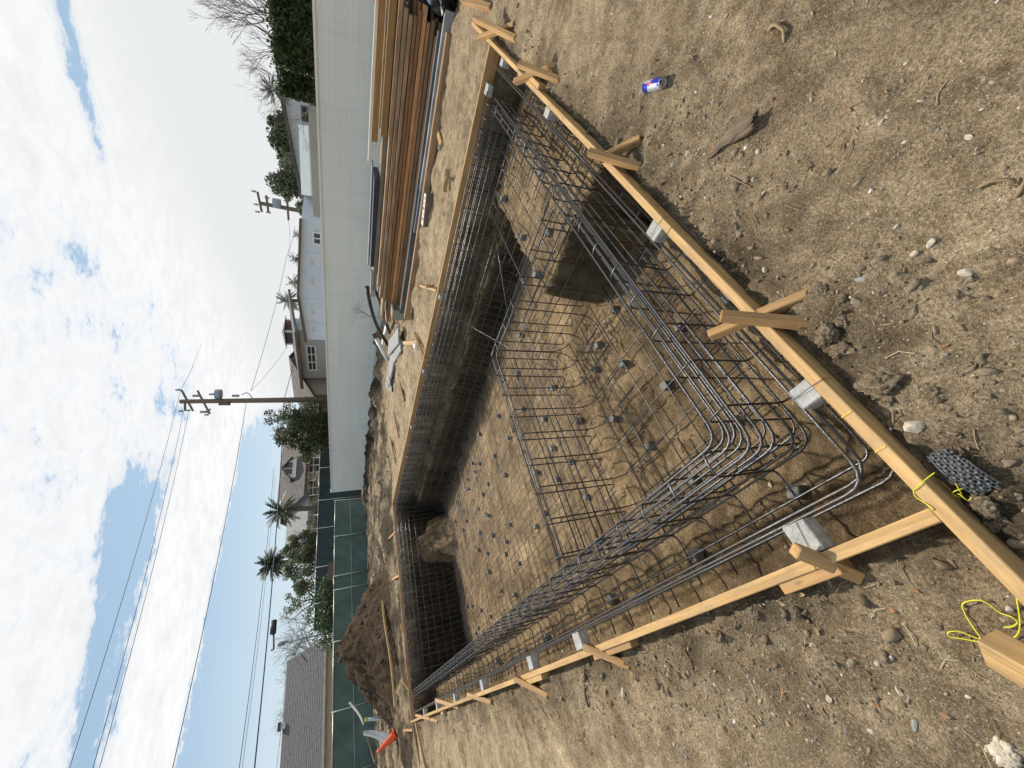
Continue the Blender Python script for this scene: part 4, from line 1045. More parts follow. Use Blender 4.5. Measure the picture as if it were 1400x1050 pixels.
twine(tw((1302, 654, .03), (1311, 662, .04), (1321, 677, .03), (1311, 674, .04), (1315, 669, .045), (1336, 664, .05), (1341, 670, .04), (1331, 682, .035), (1320, 673, .045), (1310, 678, .03)), 'yellow twine curl dropped beside the drain mat')
twine(tw((1398, 812, .04), (1399, 850, .02), (1392, 868, .01), (1372, 874, .012), (1345, 876, .008), (1318, 872, .012), (1302, 868, .02), (1303, 861, .025), (1318, 862, .02), (1343, 872, .012), (1333, 855, .012), (1321, 838, .008), (1322, 822, .016), (1345, 820, .014), (1368, 836, .012), (1385, 842, .012), (1393, 850, .01), (1384, 856, .012), (1374, 856, .01)), 'long loop of yellow twine on the soil by the cut stake end', 0.0019)

# ------------------------------------------------------------------ lumber stack and scrap by the white wall
LB = 'planks in the lumber stack'
def plank(x, y0, y1, z, w, h, mat, label, dy=0.0, group=LB, name='plank', cat='plank', up=(0, 0, 1)):
    o = beam(name, (x, y0, z), (x + dy, y1, z), w, h, M[mat], bev=0.004, warp=random.uniform(-.01, .01)); return tag(o, label, cat, group)
rows = ['lowest', 'second', 'third', 'fourth', 'fifth', 'sixth', 'seventh', 'eighth', 'ninth', 'tenth']
zz = -0.05
for i in range(10):
    h = random.choice([0.068, 0.075, 0.082]); zz += h
    xf = 8.95 + i * 0.045 + random.uniform(-.05, .05)
    y0 = 0.86 + random.uniform(-.15, .2); y1 = 7.5 + random.uniform(-.35, .35) - (0.5 if i > 7 else 0)
    if i in (3,): y0 += 0.35
    for k in range(5):
        mt = random.choice(['oldwood', 'redwood', 'redwood', 'oldwood', 'greywood', 'stake']) if i < 8 else 'oldwood'
        plank(xf + 0.12 + k * 0.245, y0 + random.uniform(-.12, .12), y1 + random.uniform(-.2, .2), zz - h / 2, 0.235, h - 0.013, mt,
              f'{rows[i]} course from the ground in the lumber stack, ' + ['front plank', 'second plank from the front', 'middle plank', 'second plank from the back', 'rear plank'][k], random.uniform(-.03, .03))
ztop = zz
plank(9.75, 0.3, 7.1, ztop + 0.05, 0.25, 0.09, 'greywood', 'grey weathered plank on top of the lumber stack, front one')
plank(10.05, 0.2, 7.0, ztop + 0.05, 0.25, 0.09, 'oldwood', 'brown plank on top of the lumber stack, rear one')
plank(9.45, -1.6, 3.05, ztop + 0.10, 0.10, 0.12, 'yellow_beam', 'yellow orange beam on top of the stack, front one', 0.02, 'yellow formwork beams on the stack', 'yellow_beam', 'beam')
plank(9.95, -1.6, 3.35, ztop + 0.24, 0.10, 0.13, 'yellow_beam', 'yellow orange beam on top of the stack, rear one', 0.02, 'yellow formwork beams on the stack', 'yellow_beam', 'beam')
plank(9.85, -1.4, 3.0, ztop + 0.13, 0.24, 0.10, 'oldwood', 'added dark brown plank standing in for the dark gap between the two yellow beams')  # added to fill the gap between the beams so it looks dark
plank(10.25, 0.6, 3.9, ztop + 0.32, 0.12, 0.04, 'pvc', 'thin whitish strip on top of the yellow beams', 0.0, None, 'wood_strip', 'strip')
o = beam('dark_panel', (9.95, 4.0, ztop + 0.16), (9.98, 6.35, ztop + 0.13), 0.62, 0.11, M['navy']); tag(o, 'black flat panel lying on the far half of the lumber stack', 'panel')
o = beam('dark_panel', (10.2, 3.9, ztop + 0.235), (10.25, 6.6, ztop + 0.205), 0.3, 0.03, M['slate']); tag(o, 'thin slate blue board on the black panel', 'panel')
o = beam('pale_board', (9.75, 6.55, ztop + 0.09), (9.78, 7.35, ztop + 0.07), 0.18, 0.13, M['palegrey']); tag(o, 'short pale grey board at the far end of the stack', 'board')
# beams on the ground in front of the stack
for x, z, w, h, mt, y0, y1, lb in ((8.36, -0.03, 0.13, 0.13, 'oldwood', 0.95, 7.0, 'brown timber on the ground in front of the lumber stack'),
                                   (8.52, 0.00, 0.08, 0.15, 'palegrey', 0.7, 3.6, 'pale rail behind the brown timber in front of the stack'),
                                   (8.68, 0.03, 0.12, 0.17, 'steel', 1.0, 7.05, 'dark grey steel channel along the foot of the lumber stack'),
                                   (8.56, 0.02, 0.05, 0.10, 'slate', 3.4, 4.6, 'short blue grey strip on the timber before the stack')):
    tag(beam('ground_beam', (x, y0, z), (x + 0.03, y1, z), w, h, M[mt], bev=0.006, warp=0.008), lb, 'beam', 'beams lying in front of the lumber stack')
# clutter at the near end
def tote():
    t = thing('tote_box', 'dark blue box with a grey label at the near end of the lumber stack', 'box', (9.05, 0.55, -0.05))
    v, f = box_vf(8.85, 9.3, 0.2, 0.72, -0.05, 0.24); o = mesh('box_body', v, f, M['navy'], t); bevel_me(o.data, 0.015)
    v, f = box_vf(8.82, 9.33, 0.17, 0.75, 0.24, 0.275); o = mesh('lid', v, f, M['slate'], t); bevel_me(o.data, 0.01)
    v, f = box_vf(8.842, 8.848, 0.35, 0.6, 0.06, 0.18); mesh('label', v, f, M['palegrey'], t)
tote()
tag(beam('scrap_block', (8.95, 0.35, 0.30), (9.15, 0.5, 0.30), 0.05, 0.06, M['pine']), 'pale wood offcut on the dark blue box', 'wood offcut')
for k, (x, y, z, lb) in enumerate(((9.5, 0.8, 0.1, 'crumpled black plastic sheet at the near end of the stack'), (8.75, 0.55, -0.02, 'black plastic bundle beside the pale rail end'), (9.9, 0.6, 0.4, 'black plastic wrap hanging off the near end of the stack'))):
    rock('plastic_sheet', (x, y, z), (0.30, 0.22, 0.20), M['black'], lb, 'plastic sheet', 'crumpled black plastic at the stack end', lump=0.9, base=ICO3, flat=True)
def bucket():
    p = PX(517, -6, 11.6); t = thing('red_bucket', 'red bucket at the far end of the wall, half out of the frame', 'bucket', (p.x, p.y, p.z - 0.3))
    V, F = [], []; n = 20
    for r, z in ((0.11, 0), (0.15, 0.34), (0.158, 0.34), (0.158, 0.37), (0.145, 0.37), (0.10, 0.02)):
        for k in range(n): V.append((r * math.cos(2 * PI * k / n), r * math.sin(2 * PI * k / n), z))
    for i in range(5):
        for k in range(n): F.append((i * n + k, i * n + (k + 1) % n, (i + 1) * n + (k + 1) % n, (i + 1) * n + k))
    F.append(tuple(range(n - 1, -1, -1))); F.append(tuple(5 * n + k for k in range(n)))
    mesh('pail', V, F, M['red'], t, wp=False)
    v, f = tube_vf([Vector((0.16 * math.cos(a), 0, 0.34 + 0.13 * math.sin(a))) for a in [PI * k / 12 for k in range(13)]], 0.005, 5)
    mesh('handle', v, f, M['wire'], t, wp=False)
    v, f = box_vf(-0.2, 0.2, -0.2, 0.2, -max(0.05, p.z - 0.3 + 0.12), -0.002)
bucket()
# concrete block, cement boards, pipes
def cmu():
    c = G(555, 427); t = thing('concrete_block', 'grey hollow concrete block standing at the end of the lumber stack', 'concrete block', (c.x, c.y, -0.1), rotz=0.1)
    P_ = []; X0, Y0, Z0 = 0.30, 0.42, 0.40
    th = 0.045
    P_.append(box_vf(0, X0, 0, th, 0, Z0)); P_.append(box_vf(0, X0, Y0 - th, Y0, 0, Z0))
    P_.append(box_vf(0, X0, th, Y0 - th, 0, th)); P_.append(box_vf(0, X0, th, Y0 - th, Z0 - th, Z0)); P_.append(box_vf(0, X0, th, Y0 - th, Z0 / 2 - th / 2, Z0 / 2 + th / 2))
    P_.append(box_vf(X0 * 0.6, X0 * 0.62, th, Y0 - th, th, Z0 / 2 - th / 2))
    # cells open toward the lumber end, as the photo shows
    v, f = join_vf(P_); v = [(y - 0.2, -x + 0.15, z) for x, y, z in v]
    f = [tuple(reversed(q)) for q in f] if False else f
    mesh('block_body', v, f, M['cmu'], t, wp=False)
cmu()
for k, (a, b, w, h, mt, lb) in enumerate((((8.7, 7.9, 0.05), (10.2, 9.9, 0.06), 0.5, 0.05, 'palegrey', 'topmost grey cement board in the scrap heap by the wall'),
                                         ((8.5, 8.1, -0.02), (9.6, 9.9, -0.02), 0.35, 0.06, 'palegrey', 'lower grey cement board in the scrap heap by the wall'),
                                         ((9.6, 9.6, -0.03), (9.9, 11.0, -0.02), 0.7, 0.06, 'palegrey', 'broken slab of grey board at the far end of the scrap heap'),
                                         ((10.4, 8.2, 0.1), (11.4, 10.8, 0.12), 0.25, 0.10, 'pvc', 'long white box section lying behind the cement boards'))):
    tag(beam('cement_board', a, b, w, h, M[mt], bev=0.006, cut=0.2), lb, 'board', 'scrap boards heaped by the white wall')
rock('cement_rubble', (9.7, 11.2, -0.05), (0.35, 0.55, 0.10), M['palegrey'], 'flat broken lump of grey cement past the scrap boards', 'cement rubble', lump=0.5, base=ICO3, flat=True)
def pvc():
    a = PX(530, 493, 10.6); b = PX(511, 456, 11.2); a.z = -0.02
    t = thing('white_pipe', 'white plastic pipe leaning up from the scrap with a brown open end', 'pipe', a)
    d = (b - a)
    tube('pipe_body', [a, a + d * 0.85], 0.075, M['pvc'], t, 14)
    v, f = tube_vf([a + d * 0.84, a + d * 1.0], 0.088, 14); mesh('socket', v, f, M['pvc_end'], t, smooth=True)
pvc()
hp = [PX(502, 392, 10.3), PX(503, 402, 10.3), PX(508, 425, 10.4), PX(516, 448, 10.6), PX(526, 465, 10.8), PX(531, 472, 10.8)]
v, f = tube_vf(fillet(hp, 0.4, 5), 0.06, 10); tag(mesh('black_hose', v, f, M['black'], None, hp[0], True), 'thick black hose bending down off the stack to the scrap heap', 'hose', 'black hoses at the end of the stack')
hp = [PX(512, 396, 10.1), PX(519, 410, 10.0), PX(527, 440, 10.0), PX(533, 455, 10.0)]
v, f = tube_vf(fillet(hp, 0.3, 5), 0.05, 10); tag(mesh('black_hose', v, f, M['black'], None, hp[0], True), 'shorter black hose between the stack end and the concrete block', 'hose', 'black hoses at the end of the stack')
def package():
    c = G(588, 290); t = thing('paper_package', 'torn white paper bag with purple print lying before the timber', 'paper bag', (c.x, c.y, -0.09), rotz=0.25)
    v, f = box_vf(-0.12, 0.08, -0.34, 0.28, 0.0, 0.13); o = mesh('bag_body', [(x + random.uniform(-.02, .02), y + random.uniform(-.02, .02), z) for x, y, z in v], f, simple('brown_pack', (0.16, 0.105, 0.08), 0.8), t, wp=False); bevel_me(o.data, 0.012)
    v, f = box_vf(-0.115, 0.075, -0.33, 0.27, 0.131, 0.142); o = mesh('wrapper', v, f, M['paper'], t, wp=False)
    for k in range(5):
        v, f = box_vf(-0.09 + 0.04 * (k % 2), -0.02 + 0.03 * (k % 3), -0.28 + k * 0.10, -0.22 + k * 0.10, 0.1432, 0.146); mesh('print_mark', v, f, M['purple'], t, wp=False)
package()
rock('paper_scrap', G(585, 268, -0.09), (0.12, 0.2, 0.05), M['paper'], 'crumpled white paper scrap past the paper bag', 'paper scrap', lump=0.8, base=ICO3, flat=True)
def cup():
    p = G(574, 474, -0.09); t = thing('paper_cup', 'small white cup lying by the lumber side board', 'cup', (p.x, p.y, -0.06))
    V, F = tube_vf([(-0.09, 0, 0.05), (0.09, 0.03, 0.05)], [0.05, 0.065], 14); mesh('cup_body', V, F, M['bag'], t, smooth=True, wp=False)
    V, F = tube_vf([(0.09, 0.03, 0.05), (0.098, 0.031, 0.05)], [0.07, 0.07], 14); mesh('rim', V, F, M['trim'], t, wp=False)
cup()
stake(G(604, 198, -0.09), G(592, 152, -0.06), 'loose pale offcut lying between the stack and the board', 0.09, 0.06, 'pine', 'wood offcut', None)
rock('stone', GP(603, 203), (0.07, 0.06, 0.05), M['darkrock'], 'dark stone between the lumber and the brown board', 'stone', 'stones lying on the ground')

# ------------------------------------------------------------------ white wall
def white_wall():
    t = thing('white_wall', 'long white siding wall behind the lumber stack', 'wall', (13.45, 10, -0.1))
    y0, y1, zt, zb = -14.0, 26.65, 2.155, 0.22
    n = 14; h = (zt - zb) / n; V, F = [], []
    for i in range(n):
        z = zb + i * h; k = len(V)
        V += [(13.45, y0, z), (13.45, y1, z), (13.4525, y1, z + h - 0.003), (13.4525, y0, z + h - 0.003), (13.454, y0, z + h), (13.454, y1, z + h)]
        F += [(k, k + 3, k + 2, k + 1), (k + 3, k + 4, k + 5, k + 2)]
        if i: F.append((k, k + 1, k - 1, k - 2))
    mesh('siding', V, F, M['vinyl'], t)
    v, f = box_vf(13.474, 13.60, y0, y1 - 0.002, zb - 0.3, zt - 0.002); mesh('backing', v, f, M['vinyl'], t)
    for k in range(17):
        yy = -12.6 + 2.44 * k; v, f = box_vf(13.4445, 13.4495, yy, yy + 0.022, zb + 0.002, zt - 0.002); mesh('joint_strip', v, f, M['vinyl'], t)
    v, f = box_vf(13.41, 13.62, y0, y1 + 0.03, zt, zt + 0.06); mesh('cap', v, f, M['vinyl'], t)
    v, f = box_vf(13.40, 13.61, y1, y1 + 0.16, -0.3, zt + 0.10); o = mesh('end_post', v, f, M['trim'], t)
    v, f = box_vf(13.34, 13.472, y0, y1 - 0.003, -0.4, zb); mesh('footing', v, f, M['curb'], t)
white_wall()

# ------------------------------------------------------------------ green fences
def screen_panel(name, p0, p1, z0, z1, mat, parent, wave=0.14):
    p0, p1 = Vector(p0), Vector(p1); d = p1 - p0; n = 48; m = 14; nrm = Vector((-d.y, d.x, 0)).normalized(); V, F = [], []
    ph = random.uniform(0, 9)
    for j in range(m + 1):
        for i in range(n + 1):
            u, w = i / n, j / m
            q = p0 + d * u; s = math.sin(PI * u)
            V.append((q.x + nrm.x * wave * s * wob(u, w, ph), q.y + nrm.y * wave * s * wob(u, w, ph), z0 + (z1 - z0) * w + 0.03 * math.sin(u * 6 + ph) * (1 if j in (0,) else 0)))
    for j in range(m):
        for i in range(n): F.append((j * (n + 1) + i, j * (n + 1) + i + 1, (j + 1) * (n + 1) + i + 1, (j + 1) * (n + 1) + i))
    return mesh(name, V, F, mat, parent, smooth=True)
def wob(u, w, ph): return 0.3 * math.sin(u * 9 + ph + w * 2) + 0.5 * math.sin(w * PI) + 0.16 * math.sin(u * 31 + w * 7 + ph) * (1 - w * 0.5) + 0.12 * math.sin(u * 17 - w * 13 + ph * 2)
def fence(name, label, pts, z0, z1, mat, postmat, rail=True, cat='fence', mid=True):
    t = thing(name, label, cat, (pts[0][0], pts[0][1], z0))
    for (a, b) in zip(pts[:-1], pts[1:]): screen_panel('screen', (a[0], a[1], 0), (b[0], b[1], 0), z0 + 0.05, z1 - 0.03, mat, t)
    for a in pts: tube('post', [(a[0], a[1] - 0.06, z0 - 0.2), (a[0] + random.uniform(-.05, .05), a[1] - 0.06, z1 + 0.06)], 0.035, postmat, t, 8)
    for (a, b) in zip(pts[:-1], pts[1:]):
        tube('rail', [(a[0], a[1] - 0.05, z1), (b[0], b[1] - 0.05, z1 + random.uniform(-.03, .03))], 0.028, postmat, t, 6)
        if mid: tube('rail', [(a[0], a[1] - 0.10, (z0 + z1) / 2), (b[0], b[1] - 0.10, (z0 + z1) / 2 + 0.03)], 0.016, postmat, t, 6)
gf = [(-9.5, 28.6), (-5.2, 28.75), (-1.0, 28.7), (1.6, 28.75), (4.9, 28.9), (7.7, 28.8), (8.6, 29.0), (11.2, 29.1), (13.9, 29.3)]
fence('green_fence', 'pipe framed construction fence hung with green privacy screen behind the dirt pile', gf, -0.1, 2.0, M['green'], M['galv'])
tf = [(5.8, 33.0), (9.6, 33.1), (14.0, 33.1), (18.5, 33.2), (23, 33.3)]
tf = [(PY(440, py, 33.0).x, 33.0) for py in (862, 824, 775, 722, 684, 640, 590)]
fence('teal_fence', 'taller dark teal screened fence rising behind the green one', tf, -0.1, PY(434, 720, 33).z, M['teal'], M['galv'], mid=False)
v, f = box_vf(PY(460, 792, 31.5).x, PY(460, 768, 31.5).x, 31.4, 31.5, -0.1, PY(448, 780, 31.5).z)
tag(mesh('wood_gate', v, f, simple('brown_gate', (0.16, 0.10, 0.075), 0.85, 0, 0.2, 5, 0.2, (6, 1, 0.5)), None, ((PY(460, 780, 31.5).x), 31.45, -0.1)), 'brown board gate showing between the two screened fences', 'gate')

# ------------------------------------------------------------------ dirt pile
def dirt_pile():
    c = Vector((2.85, 19.0, 0)); n = 150; xs_ = np.linspace(-4.2, 4.2, n); ys_ = np.linspace(-3.6, 3.6, n)
    x, y = np.meshgrid(xs_, ys_)
    r = np.hypot(x / 1.15, y / 1.15) + 0.22 * fbm(x * 0.5, y * 0.5, 3, 17)
    hmax = 2.0
    z = hmax * np.clip(1 - r / 2.6, 0, 1)**1.15
    z = z - 0.06 * np.exp(-(r / 0.4)**2)
    m = np.clip(z / 0.3, 0, 1)
    z = z + m * (0.16 * fbm(x * 1.4, y * 1.4, 5, 27, 0.55) + 0.05 * np.abs(fbm(x * 6, y * 6, 4, 37)))
    gl = height(x + c.x, y + c.y)
    keep = (z > 0.02)
    zz_ = np.where(keep, np.maximum(gl, -0.12 + z), gl - 0.12)
    co = np.stack([x, y, zz_], -1).reshape(-1, 3)
    i = np.arange((n - 1) * (n - 1)); rr, cc = i // (n - 1), i % (n - 1); a = rr * n + cc
    q = np.stack([a, a + 1, a + n + 1, a + n], -1)
    kf = keep.ravel()[q].any(1); q = q[kf]
    used = np.unique(q); mp = -np.ones(len(co), int); mp[used] = np.arange(len(used))
    me = bpy.data.meshes.new('dirt_pile'); me.from_pydata(co[used].tolist(), [], mp[q].tolist()); me.update()
    me.polygons.foreach_set('use_smooth', [True] * len(me.polygons))
    o = link('dirt_pile', me, M['pile'], None, c); tag(o, 'tall heap of dark excavated soil in front of the green fence', 'dirt pile')
    k = RNG.choice(len(used), 800); P = co[used][k]; P = P[P[:, 2] > 0.0] + np.array(c)
    S = np.clip(0.016 + 0.014 * RNG.pareto(2.2, len(P)), 0, 0.09)
    scatter_stones('rubble', P, S, M['tone'], np.array([0.066, 0.050, 0.036]) * RNG.uniform(0.8, 1.2, (len(P), 1)), (0.6, 1.0))
dirt_pile()
a, b = G(523, 822, 0.20), G(541, 966, 0.08)
tag(beam('long_pole', a, b, 0.11, 0.06, M['pine'], bev=0.006, warp=0.05), 'long bleached pole lying along the foot of the dirt pile', 'wooden pole')
def cone():
    p = G(541, 1004); t = thing('traffic_cone', 'orange traffic cone leaning beside the back left corner', 'traffic cone', (p.x, p.y, -0.1))
    d = Vector((-0.42, 0.1, 0.9)).normalized(); o0 = Vector((p.x, p.y, -0.09))
    tube('cone_body', [o0 + d * (0.03 + 0.66 * k / 8) for k in range(9)], [0.145 - 0.115 * k / 8 for k in range(9)], M['orange'], t, 18)
    beam('base', o0, o0 + d * 0.035, 0.36, 0.36, M['orange'], t)
cone()
def white_bag():
    p = G(527, 992, 0.0)
    V = []; n, m = 14, 14; F = []
    for j in range(m + 1):
        for i in range(n):
            a = 2 * PI * i / n; u = j / m; r = (0.05 + 0.12 * u) * (1 + 0.35 * math.sin(a * 3 + u * 5) + random.uniform(-.15, .15))
            V.append((p.x + r * math.cos(a) * 1.0 - 0.35 * u, p.y + r * math.sin(a), -0.05 + 0.85 * (1 - u) + random.uniform(-.03, .03)))
    for j in range(m):
        for i in range(n): F.append((j * n + i, j * n + (i + 1) % n, (j + 1) * n + (i + 1) % n, (j + 1) * n + i))
    F.append(tuple(range(n)))
    tag(mesh('plastic_bag', V, F, M['bag'], None, (p.x, p.y, 0), True), 'limp white plastic bag hanging on the stub pipe behind the cone', 'plastic bag')
white_bag()
def stub_pipe():
    a = PY(533, 982, 19.0); b = PY(499, 984, 19.0); a.z = min(a.z, -0.05); t = thing('capped_pipe', 'pale stub pipe with a yellow cap standing by the white bag', 'pipe', a)
    tube('pipe_body', [a, a + (b - a) * 0.94], 0.05, M['galv'], t, 10); tube('cap', [a + (b - a) * 0.93, b], 0.062, M['yellow'], t, 10)
stub_pipe()
hp = [PY(478, 960, 24.0), PY(482, 965, 24.0), PY(488, 972, 23.8), PY(494, 981, 23.6), PY(497, 990, 23.5)]
v, f = tube_vf(fillet(hp, 0.3, 4), 0.045, 8); tag(mesh('curved_pipe', v, f, M['pvc'], None, hp[0], True), 'curved white pipe against the green fence beside the dirt pile', 'pipe')
v, f = tube_vf(resample([PY(504, 812, 26), PY(470, 812, 26)], 0.4), 0.03, 6)
stake(PY(512, 1042, 27.5), PY(500, 1000, 28.2), 'brown board leaning at the foot of the green fence', 0.12, 0.05, 'oldwood')

# ------------------------------------------------------------------ houses
def quad(name, pts, mat, parent): return mesh(name, pts, [tuple(range(len(pts)))], mat, parent)
def prism(name, poly, d, mat, parent):
    """extrude a polygon (list of points) by vector d"""
    n = len(poly); V = [Vector(p) for p in poly] + [Vector(p) + Vector(d) for p in poly]
    F = [tuple(range(n - 1, -1, -1)), tuple(range(n, 2 * n))] + [(i, (i + 1) % n, n + (i + 1) % n, n + i) for i in range(n)]
    o = mesh(name, V, F, mat, parent)
    bm = bmesh.new(); bm.from_mesh(o.data); bmesh.ops.recalc_face_normals(bm, faces=bm.faces); bm.to_mesh(o.data); bm.free(); return o
def window(p, u, wdt, hgt, parent, nrm, cols=2, rows_=2, frame='trim', depth=0.06):
    """p: lower corner on the wall face, u: unit vector along the wall, nrm: outward normal"""
    p, u, nrm = Vector(p), Vector(u), Vector(nrm); up = Vector((0, 0, 1)); fr = []
    def bx(a0, a1, b0, b1, d0, d1):
        V = [p + u * a + up * b_ + nrm * d for a, b_, d in ((a0, b0, d0), (a1, b0, d0), (a1, b1, d0), (a0, b1, d0), (a0, b0, d1), (a1, b0, d1), (a1, b1, d1), (a0, b1, d1))]
        return V, [(0, 3, 2, 1), (4, 5, 6, 7), (0, 1, 5, 4), (1, 2, 6, 5), (2, 3, 7, 6), (3, 0, 4, 7)]
    w = 0.09
    fr.append(bx(-w, wdt + w, -w, 0, 0.002, depth)); fr.append(bx(-w, wdt + w, hgt, hgt + w, 0.002, depth)); fr.append(bx(-w, 0, 0, hgt, 0.002, depth)); fr.append(bx(wdt, wdt + w, 0, hgt, 0.002, depth))
    for c in range(1, cols): fr.append(bx(wdt * c / cols - 0.035, wdt * c / cols + 0.035, 0, hgt, 0.012, depth * 0.8))
    for r in range(1, rows_): fr.append(bx(0, wdt, hgt * r / rows_ - 0.025, hgt * r / rows_ + 0.025, 0.012, depth * 0.7))
    v, f = join_vf(fr); fo = mesh('window', v, f, M[frame], parent)
    v, f = bx(0, wdt, 0, hgt, 0.003, 0.010); mesh('pane', v, f, M['glass'], fo)
# grey roofed bungalow on the left
def bungalow():
    y0 = 44.0; e1 = PY(443, 873, y0); xr = e1.x; ze = e1.z; x0 = -16.0
    rid = PY(386, 1000, 49.5); zr = rid.z; xrid = PY(389, 905, 49.5).x
    t = thing('bungalow', 'low tan house with a broad grey shingle roof at the far left', 'house', (x0 + 10, y0 + 5, -0.1))
    v, f = box_vf(x0, xr - 0.5, y0 + 0.5, 55, -0.1, ze - 0.05); mesh('wall', v, f, M['stucco_tan'], t)
    V = [(x0 - .5, y0, ze), (xr, y0, ze), (xrid, 49.5, zr), (x0 - .5, 49.5, zr), (x0 - .5, 55.2, ze), (xr, 55.2, ze)]
    V += [(a, b, c - 0.22) for a, b, c in V]
    F = [(0, 1, 2, 3), (3, 2, 5, 4), (1, 5, 2), (6, 9, 8, 7), (9, 10, 11, 8), (0, 6, 7, 1), (1, 7, 11, 5), (4, 5, 11, 10)]
    rf = mesh('roof', V, F, M['shingle_grey'], t)
    ch = PY(380, 995, 49.3); v, f = box_vf(ch.x - 0.2, ch.x + 0.25, 49.1, 49.6, zr - 0.6, ch.z - 0.2); mesh('chimney', v, f, M['stucco_white'], rf)
    v, f = box_vf(ch.x - 0.28, ch.x + 0.33, 49.0, 49.7, ch.z - 0.2, ch.z); mesh('chimney_cap', v, f, M['shingle_grey'], rf)
    v, f = box_vf(x0 - .5, xr + .02, y0 - 0.14, y0 - 0.01, ze - 0.2, ze - 0.02); mesh('gutter', v, f, M['galv'], t)
    for px in (1015, 960, 905):
        q = PY(455, px, y0 + 0.5); window((q.x, y0 + 0.497, 1.0), (1, 0, 0), 1.1, 1.1, t, (0, -1, 0), 2, 1, 'trim')
    # vent pipes and an old antenna frame on the right slope
    for px, py, h in ((405, 893, 0.8), (410, 880, 0.5)):
        q = PY(px, py, 47.5); tube('vent_pipe', [q, q + Vector((0, 0, h))], 0.09, M['galv'], rf, 8)
bungalow()
tank = thing('vent_stack', 'slim grey post with a drum top beyond the bungalow ridge', 'vent stack', (PY(405, 882, 56).x, 56, 0))
q0, q1 = PY(402, 876, 56), PY(390, 876, 56)
tube('post', [(q0.x, 56, 0.2), (q0.x, 56, q1.z)], 0.09, M['galv'], tank, 8); tube('drum', [(q0.x, 56, q1.z), (q0.x, 56, q1.z + 0.7)], 0.22, M['transformer'], tank, 10)
# dormer house
def gable_x(name, parent, x0, x1, y0, y1, z0, z1, zr, mat_roof, mat_wall, over=0.4, wall=True):
    """ridge runs along x"""
    if wall:
        prism('wall', [(x0, y0, z0), (x0, y1, z0), (x0, y1, z1), (x0, (y0 + y1) / 2, zr), (x0, y0, z1)], (x1 - x0, 0, 0), mat_wall, parent)
    ym = (y0 + y1) / 2; s = (zr - z1) / (ym - y0); ov = over
    A = (y0 - ov, z1 - s * ov); B = (ym, zr); C = (y1 + ov, z1 - s * ov); th = 0.2
    return prism(name, [(x0 - ov, A[0], A[1] + 0.03), (x0 - ov, B[0], B[1] + 0.03), (x0 - ov, C[0], C[1] + 0.03), (x0 - ov, C[0], C[1] + th), (x0 - ov, B[0], B[1] + th), (x0 - ov, A[0], A[1] + th)], (x1 - x0 + 2 * ov, 0, 0), mat_roof, parent)
def gable_y(name, parent, x0, x1, y0, y1, z0, z1, zr, mat_roof, mat_wall, over=0.4, wall=True):
    """ridge runs along y"""
    xm = (x0 + x1) / 2; s = (zr - z1) / (xm - x0); ov = over; th = 0.2
    if wall: prism('wall', [(x0, y0, z0), (x1, y0, z0), (x1, y0, z1), (xm, y0, zr), (x0, y0, z1)], (0, y1 - y0, 0), mat_wall, parent)
    A = (x0 - ov, z1 - s * ov); B = (xm, zr); C = (x1 + ov, z1 - s * ov)
    return prism(name, [(A[0], y0 - ov, A[1] + 0.03), (B[0], y0 - ov, B[1] + 0.03), (C[0], y0 - ov, C[1] + 0.03), (C[0], y0 - ov, C[1] + th), (B[0], y0 - ov, B[1] + th), (A[0], y0 - ov, A[1] + th)], (0, y1 - y0 + 2 * ov, 0), mat_roof, parent)
def dormer_house():
    Y0 = 42.0
    xl, xr = PY(430, 700, Y0).x, PY(430, 590, Y0).x
    ze = PY(417, 640, Y0).z; zr = PY(387, 630, Y0 + 5).z
    t = thing('dormer_house', 'two storey house with brown shingles and a white dormer window', 'house', (xl + 3, Y0 + 4, -0.1))
    rf = gable_x('roof', t, xl + 2.2, xr + 2, Y0, Y0 + 10, -0.1, ze, zr, M['shingle_brown'], M['siding_tan'], 0.5)
    # dormer
    a, b = PY(405, 652, Y0 + 1.4), PY(405, 628, Y0 + 1.4)
    zt = PY(391, 640, Y0 + 1.4).z
    gable_y('dormer_roof', t, a.x, b.x, Y0 + 1.4, Y0 + 5, ze + 0.5, zt - 0.5, zt + 0.25, M['shingle_brown'], M['trim'], 0.25)
    window((a.x + 0.35, Y0 + 1.397, ze + 1.35), (1, 0, 0), b.x - a.x - 0.7, 0.75, t, (0, -1, 0), 2, 1)
    # lower wing with a pale roof to the left and a gable end
    gx0, gx1 = PY(425, 726, Y0 - 1).x, PY(425, 690, Y0 - 1).x
    gable_x('wing_roof', t, gx0, xl + 2.0, Y0 + 0.6, Y0 + 7, -0.1, PY(421, 700, Y0 + .6).z, PY(398, 680, Y0 + 3.8).z, M['palegrey'], M['siding_tan'], 0.35)
    # windows under the eaves
    for px, w in ((645, 1.7), (612, 1.5), (676, 1.6)):
        q = PY(433, px, Y0); window((q.x, Y0 - 0.003, PY(436, px, Y0).z), (1, 0, 0), w, 1.15, t, (0, -1, 0), 2, 2)
    for px in (713, 703, 722):
        q = PY(433, px, Y0 + 0.6); window((q.x, Y0 + 0.597, PY(434, px, Y0 + .6).z), (1, 0, 0), 0.6, 0.7, t, (0, -1, 0), 1, 2)
    v, f = box_vf(xl + 1.5, xr + 2.6, Y0 - 0.62, Y0 - 0.5, ze - 0.52, ze - 0.3); mesh('gutter', v, f, M['fascia'], t)
dormer_house()
q = PY(408, 728, 47); 
t = thing('brick_house', 'sliver of a brown gabled house half hidden by the palm crown', 'house', (q.x, 47, -0.1))
